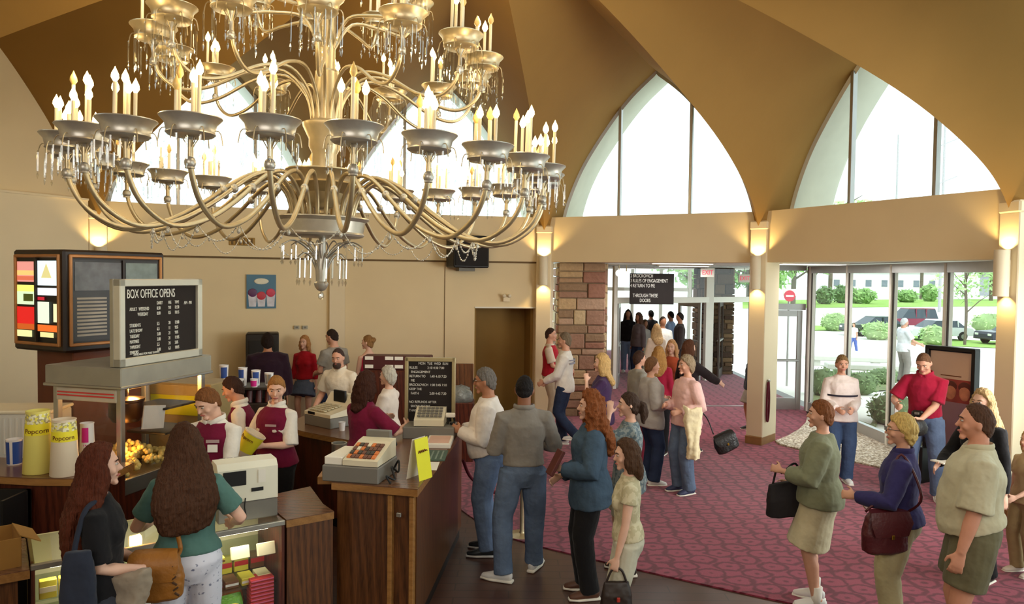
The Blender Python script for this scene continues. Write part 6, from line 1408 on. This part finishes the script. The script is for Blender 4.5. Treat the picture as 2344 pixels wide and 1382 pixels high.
# --- crowd beyond the lobby doors ---
far = [(1438, 709, 1.72, 170, (44, 34, 30), M_BLKC, M_JEAN, 'long', 'woman in a long black top and jeans at the left of the lobby doorway'),
       (1462, 716, 1.71, 120, (90, 60, 44), CW(110, 96, 96), M_JEAND, 'mid', 'person in a mauve grey top behind the woman in the long black top'),
       (1477, 732, 1.48, -150, (80, 60, 40), CW(176, 170, 160), M_KHAKI, 'mid', 'child in a pale grey top standing in the lobby doorway'),
       (1490, 710, 1.66, 30, (28, 24, 24), CW(48, 44, 46), M_BLKC, 'short', 'man with black hair in dark clothes behind the child in pale grey'),
       (1503, 742, 1.62, 10, (186, 150, 104), CW(200, 180, 160), M_BLKC, 'long', 'woman with long blond hair in a beige top seen from behind in the doorway'),
       (1518, 724, 1.74, -160, (58, 44, 36), M_WHT, CW(70, 66, 50), 'crew', 'man in a white shirt and dark shorts at the middle of the doorway'),
       (1535, 712, 1.72, 60, (30, 26, 24), CW(146, 170, 206), M_JEAND, 'crew', 'man in a light blue shirt deep in the doorway'),
       (1556, 715, 1.76, 80, (40, 30, 26), CW(58, 48, 46), CW(52, 44, 44), 'crew', 'man in a dark brown suit at the right of the doorway')]
for u, v, hh, yw, hc, tm, bm, hs, lab in far:
    person(lab, (u, v), hh, yw, 'f' if hs in ('long', 'mid') else 'm', 1.05, hair=hs, hlen=.3, hairc=hc, top='long', topm=tm, botm=bm, shoem=M_SHOEB if u > 1445 else M_SNEAK, lod=2, skinc=SKD)
# --- right side ---
p30 = person('woman with short brown hair in a white sweatshirt with a dark chest stripe', (1929, 813), 1.66, 172, 'f', 1.08, hpitch=8, hair='short', hairc=(136, 106, 68), top='sweater', topm=CW(230, 216, 210), botm=denim((66, 84, 116)), shoem=M_SNEAK, armR=fwd(1, .12, .26, 1.05, curl=40), armL=fwd(-1, .08, .26, 1.05, curl=40), skinc=SK, hem=.84, loose=.012)
p31 = person('man in a red short sleeved shirt with a camera pouch on his belt looking down', (2112, 811), 1.80, 138, 'm', 1.02, lean=8, hpitch=32, hair='crew', hairc=(110, 78, 56), top='tee', topm=CW(156, 28, 56), sleeve=.85, tuck=True, botm=denim((92, 108, 136)), belt=M_LEATH, shoem=M_SNEAK, feet=((.14, .04, -14), (-.16, .02, 20)), armR=dict(to=(.22, .36, 1.12), curl=50), armL=dict(to=(-.04, .34, .98), curl=50), skinc=SK, collar=CW(156, 28, 56), loose=.008)
p32 = person('woman with short auburn hair in a sage green cardigan and khaki skirt', (1880, 916), 1.66, 66, 'f', 1.1, hyaw=6, hair='short', hairc=(120, 72, 40), top='jacket', topm=CW(124, 126, 100), bottom='skirt', blen=.52, botm=CW(196, 184, 152), shoem=M_SNEAK, sock=M_WHT, armL=fwd(-1, .10, .30, 1.14, curl=60), armR=fwd(1, .18, .26, .98, curl=60), skinc=SK, hem=.88, sleeve=1.75, loose=.016)
p33 = person('woman with short blond hair in a navy blue shirt with a burgundy shoulder bag', (2064, 949), 1.66, 62, 'f', 1.06, hyaw=10, hair='puffy', hairc=(200, 168, 100), top='long', topm=CW(52, 48, 92), botm=CW(170, 158, 122), shoem=M_SHOEB, armL=fwd(-1, .16, .30, 1.12, curl=40), armR=fwd(1, .22, .16, 1.02, curl=40), skinc=SK, glasses=True, hem=.93, loose=.014, collar=CW(52, 48, 92))
p34 = person('stout man in a pale shirt and olive shorts with a hand in his pocket', (2236, 924), 1.82, 66, 'm', 1.18, belly=.05, hair='recede', hairc=(82, 56, 42), top='tee', topm=CW(190, 182, 154), sleeve=.95, bottom='shorts', blen=.28, botm=CW(106, 100, 76), shoem=M_SNEAK, sock=M_WHT, armL=dict(to=(-.26, .10, .86), curl=30), skinc=(206, 146, 120), collar=CW(190, 182, 154), hem=.97, loose=.02)
p35 = person('woman with long blond hair in black mostly hidden behind the stout man', (2250, 892), 1.68, 115, 'f', 1.0, hair='long', hlen=.36, hairc=(186, 154, 108), top='long', topm=M_BLKC, botm=M_BLKC, shoem=M_SHOEB, lod=0, skinc=SKL, armR=fwd(1, .2, .3, 1.05))
p36 = person('person in beige at the right edge with dark sunglasses pushed up on the hair', (2358, 986), 1.30, 100, 'f', 1.1, hair='mid', hlen=.22, hairc=(190, 160, 112), top='tee', sleeve=.6, topm=CW(196, 172, 132), botm=CW(168, 148, 108), shoem=mat('white_slip_on', (226, 216, 204), .5), armL=fwd(-1, .14, .3, 1.0), skinc=SKL)
# --- outside ---
p37 = person('white haired man in a pale shirt and grey trousers walking outside the curved glass', (2072, 728), 1.74, -88, 'm', 1.05, belly=.04, hpitch=6, hair='short', hairc=(226, 222, 214), top='tee', topm=CW(226, 228, 232), botm=CW(140, 134, 128), shoem=M_SHOEB, sleeve=.8, armR=fwd(1, .2, .36, 1.06), armL=fwd(-1, .2, .3, 1.06), lod=1, skinc=SK, zoff=-.12)
q = og(1953, 806); p38 = person('distant person in a white shirt and blue jeans walking on the pavement outside', (1955, 738), 1.72, 120, 'm', 1.0, hair='short', hairc=(110, 90, 70), top='tee', topm=M_WHT, botm=denim((90, 110, 180)), shoem=M_SNEAK, feet=((.08, .22, 0), (-.08, -.2, 0)), lod=2, skinc=SK, zoff=q.z, pos=(q.x, q.y))
flush()
# ---------- what people carry ----------
def W(p, q): return p['W'](q)
def handW(p, q): return p['W'](p['hand'][q])
M_TAN = mat('tan_leather', (150, 96, 34), .5, var=.12, bump=.3, bs=30); M_BURG = mat('burgundy_leather', (74, 24, 30), .4, var=.12, bump=.2, bs=30); M_GOLD = mat('gold_clasp', (190, 150, 60), .3, 1.)
# tan shoulder bag on the left back hip of the woman in green
T2 = p2['T']
def surf(p, x, z, ez=.045, sg=-1):
    c, a, b = p['tors'](z, ez); return p['W'](c+p['T'](V((x, sg*b*math.sqrt(max(0, 1-(x/a)**2)), .95)))-V((0, 0, .95)))
c = gd(357, 1262, p2['base'].y-.27)
tb = bag('shoulder_bag', 'tan leather shoulder bag with a laced edge hanging behind the woman in the green shirt', c, None, (.30, .13, .27), M_TAN, [c+V((.11, .02, -.03)), surf(p2, -.03, 1.06, .07), surf(p2, -.05, 1.16, .075), surf(p2, -.075, 1.27, .075), surf(p2, -.09, 1.36, .07), surf(p2, -.10, 1.43, .045)], .013, .15, M_TAN, None)
m = MB()
for k in range(6): m.box((.10+.006*k, -.07, -.07-.03*k), (.03, .012, .008), rot=Matrix.Rotation(.6 if k % 2 else -.6, 3, 'Y'))
tag(m.build('lacing', mat('dark_lacing', (70, 44, 24), .6), tb), kind='stuff')
c = gd(178, 1262, p1['base'].y-.27)
bag('shoulder_bag', 'dark navy shoulder bag of the woman in the black shirt', c, None, (.17, .10, .40), CW(44, 48, 60), [c+V((.03, 0, -.02)), W(p1, p1['T']((.225, -.09, 1.22))), W(p1, p1['T']((.175, -.05, 1.42))), W(p1, p1['T']((.12, .0, 1.47)))], .014, .3)
# coat over the arm of the woman in black
def drape(name, label, c, w, l, m_, rz=0, cat='coat'):
    t = thing(name, label, cat, c, rz); m = MB(); n, k = 22, 16
    vs = []; fs = []
    for j in range(k+1):
        f = j/k; z = -l*f
        for i in range(n):
            a = 2*PI*i/n; ww = w*(.5+.12*math.sin(f*5+1))*(1-.15*f); fold = 1+.16*math.sin(5*a+f*3)*(.3+f); vs.append((ww*math.cos(a)*fold, (.055+.02*f)*math.sin(a)*fold+.02*math.sin(f*6), z+.03*math.cos(2*a)*(1-f)))
    for j in range(k):
        for i in range(n): fs.append((j*n+i, j*n+(i+1) % n, (j+1)*n+(i+1) % n, (j+1)*n+i))
    fs.append(tuple(range(n))[::-1]); fs.append(tuple(range(k*n, (k+1)*n))); m.add(vs, fs); o = m.build('cloth', m_, t); soften(o, .012, 2, .03, .07); return t
e = p1['arms'][1]; q = p1['W'](e[1].lerp(e[2], .5)); drape('folded_jacket', 'beige jacket hanging over the forearm of the woman in the black shirt', q+V((.03, -.02, .0)), .22, .42, CW(150, 136, 118), 0, 'jacket')
e = p23['arms'][-1]; q = p23['W'](e[1].lerp(e[2], .6)); drape('folded_coat', 'long white coat hanging over the arm of the woman in pink', q+V((.04, -.04, .05)), .2, .62, CW(232, 218, 178), .1)
c = gd(1652, 992, p23['base'].y); bag('handbag', 'black leather handbag swinging beside the white coat', c, None, (.30, .13, .23), M_LEATH, [c+V((-.10, 0, -.01)), c+V((-.18, 0, .18)), q+V((.10, 0, .03))], .008, .1, M_LEATH, M_GOLD, tilt=-.45)
# black handbag of the woman in the cardigan
h1, h2 = handW(p32, 1), handW(p32, -1); c = gd(1803, 1102, (h1.y+h2.y)/2-.05)
bag('handbag', 'large black handbag held by the woman in the sage cardigan', c, None, (.40, .15, .27), mat('black_cloth_bag', (26, 20, 22), .8, var=.1), [c+V((-.12, 0, -.02)), c+V((-.08, 0, .15)), h2+V((0, 0, -.02)), c+V((.06, 0, .15)), c+V((.12, 0, -.02))], .009, .1, None, None, shape='tote', tilt=-.12)
# burgundy bag of the woman in navy
c = gd(2028, 1168, p33['base'].y-.16); T3 = p33['T']
bag('shoulder_bag', 'burgundy leather shoulder bag with a gold clasp worn by the woman in navy', c, None, (.36, .13, .30), M_BURG, [c+V((-.13, .03, -.02)), W(p33, T3((-.235, .10, 1.2))), W(p33, T3((-.14, -.0, 1.475))), W(p33, T3((-.225, -.14, 1.2))), c+V((.15, .03, -.03))], .009, .2, M_BURG, M_GOLD)
# small dark handbag of the girl in cream
h = handW(p18, -1)+V((0, 0, -.10)); c = h+V((0, 0, -.06))
bag('handbag', 'small dark boxy handbag with a red emblem carried by the girl in cream', c, None, (.22, .10, .18), mat('dark_brown_vinyl', (44, 32, 28), .45, var=.1), [c+V((-.07, 0, -.01)), h+V((-.03, 0, .02)), h+V((.03, 0, .02)), c+V((.07, 0, -.01))], .008, .1, None, mat('red_emblem', (170, 50, 40), .5), shape='tote')
# popcorn bucket in the girl's hands
h1, h2 = handW(p5, 1), handW(p5, -1); c = (h1+h2)/2
t = thing('popcorn_bucket', 'yellow popcorn bucket tilted in the hands of the blond girl employee', 'popcorn bucket', c+p5['R'] @ V((0, .10, -.02))); t.rotation_euler = (-.12, .55, 0)
m = MB(); m.lathe([(.066, -.10), (.068, -.097), (.083, .03), (.095, .13), (.099, .13), (.099, .14), (.09, .14), (.07, -.05)], 28, mi=0); m.build('cup', M_TUBW, t, 50)
m = MB(); m.lathe([(.0765, -.035), (.0955, .125)], 28, cap=False); m.build('printed_band', M_BAND, t, 180); ring_text('Popcorn', .04, t, .092, .08, M_BROWNP, -PI/2-.3)
# camera pouch, tripod-like paper roll of the man in red
q = W(p31, V((.02, .19, 1.0))); t = thing('camera_pouch', 'black camera pouch on the belt of the man in the red shirt', 'pouch', q, p31['yaw']); MB().box((0, .05, 0), (.13, .09, .12), 0, .02).build('pouch', M_LEATH, t, 40); MB().box((0, .10, .03), (.05, .01, .03), 0, .004).build('buckle', M_STEEL, t)
h = handW(p31, 1); a = handW(p31, -1); t = thing('paper_roll', 'grey paper strip held upright between the hands of the man in the red shirt', 'paper', h+V((0, 0, -.15)), .4); MB().box((0, 0, 0), (.06, .012, .30), 0, .003).build('strip', mat('grey_strip', (176, 172, 168), .6), t)
t = thing('camera_bag', 'black camera bag in the hands of the man in the red shirt', 'bag', a+V((-.06, -.02, -.09)), .3); m = MB(); m.loft([(0, 0, -.07), (0, 0, 0), (0, 0, .06)], [(.12, .07), (.13, .08), (.10, .06)], 18, (1, 0, 0), sq=.3); m.build('body', M_LEATH, t, 60)
# brown wallet case of the woman in the denim jacket
h = handW(p16, -1); t = thing('wallet_case', 'dark red wallet case held by the woman in the denim jacket', 'wallet', h+V((-.05, 0, .05)), .3); Q = Matrix.Rotation(.5, 3, 'Y'); MB().box((0, 0, 0), (.03, .12, .22), 0, .006, rot=Q).build('cover', mat('dark_red_leather', (84, 34, 30), .45), t)
# notepad of the person behind the stout man
h = handW(p35, 1); t = thing('note_pad', 'white note pad held beside the stout man', 'paper', h+V((.05, -.02, .03)), .3); MB().box((0, 0, 0), (.2, .14, .012), 0, .003).build('pad', M_PAPER, t)
# --- small parts on clothes ---
def patch(p, q, nm, size, m_, dy=.0, rzz=0):
    m = MB(); m.box((0, 0, 0), size, 0, .001); o = m.build(nm, m_, p['o']); o.location = V(q)*p['s']; o.rotation_euler = (0, 0, rzz); return o
def front(p, x, z, ez=.035): c, a, b = p['tors'](z); n = V((0, 1, 0)); y = b*math.sqrt(max(0, 1-(x/a)**2))+ez; return c+p['T'](V((0, 0, .95)))*0+V((x, y, 0))
M_BADGE = mat('name_badge', (236, 234, 226), .5, var=.0)
patch(p3, front(p3, -.085, 1.27, .062), 'name_badge', (.075, .006, .06), M_BADGE, rzz=.3); patch(p3, front(p3, -.085, 1.325, .06), 'stitched_name', (.10, .005, .025), mat('grey_stitching', (176, 150, 150), .8), rzz=.3)
patch(p5, front(p5, -.085, 1.31, .07), 'stitched_name', (.10, .005, .02), mat('grey_stitching', (176, 150, 150), .8), rzz=.3)
# chest stripe, back print, beard
def band(p, z0, z1, ez, nm, m_, a0=0, a1=2*PI, n=28):
    m = MB(); vs = []
    for i in range(n+1):
        a = a0+(a1-a0)*i/n
        for z in (z0, z1): c, rx, ry = p['tors'](z, ez); vs.append((c+p['T'](V((rx*math.cos(a), ry*math.sin(a), .95)))-V((0, 0, .95)))*p['s'])
    m.add(vs, [(2*i, 2*i+2, 2*i+3, 2*i+1) for i in range(n)]); return m.build(nm, m_, p['o'], 180)
band(p30, 1.20, 1.225, .066, 'chest_stripe', mat('navy_stripe', (42, 38, 52), .9), .3, PI-.3)
band(p19, 1.28, 1.31, .046, 'back_print', mat('grey_print', (150, 150, 160), .9), PI+.7, 2*PI-.7); band(p19, 1.33, 1.35, .046, 'back_print', mat('grey_print', (150, 150, 160), .9), PI+.7, 2*PI-.7)
m = MB(); m.M = Matrix.Scale(p8['s'], 4); RHb = Matrix.Rotation(R(14), 3, 'Z') @ Matrix.Rotation(-R(14), 3, 'X')
m.ball(p8['Hp']((0, .062, -.083)), (.055, .045, .048), 16, 12, RHb); m.build('beard', hairm((74, 58, 52)), p8['o'], 180)
# lettering curves become plain meshes
bpy.context.view_layer.update(); dg = bpy.context.evaluated_depsgraph_get()
for o in [o for o in bpy.data.objects if o.type == 'FONT']:
    me = bpy.data.meshes.new_from_object(o.evaluated_get(dg)); n = o.name
    p = o.parent; q = bpy.data.objects.new('lettering', me); COL.objects.link(q); q.parent = p; q.location = o.location; q.rotation_euler = o.rotation_euler; q.scale = o.scale
    bpy.data.objects.remove(o)
if __import__('os').environ.get('DBG'):
    for r_ in ALLP: print('PP', r_['o'].name, [round(x, 2) for x in r_['base']], r_['o']['label'])
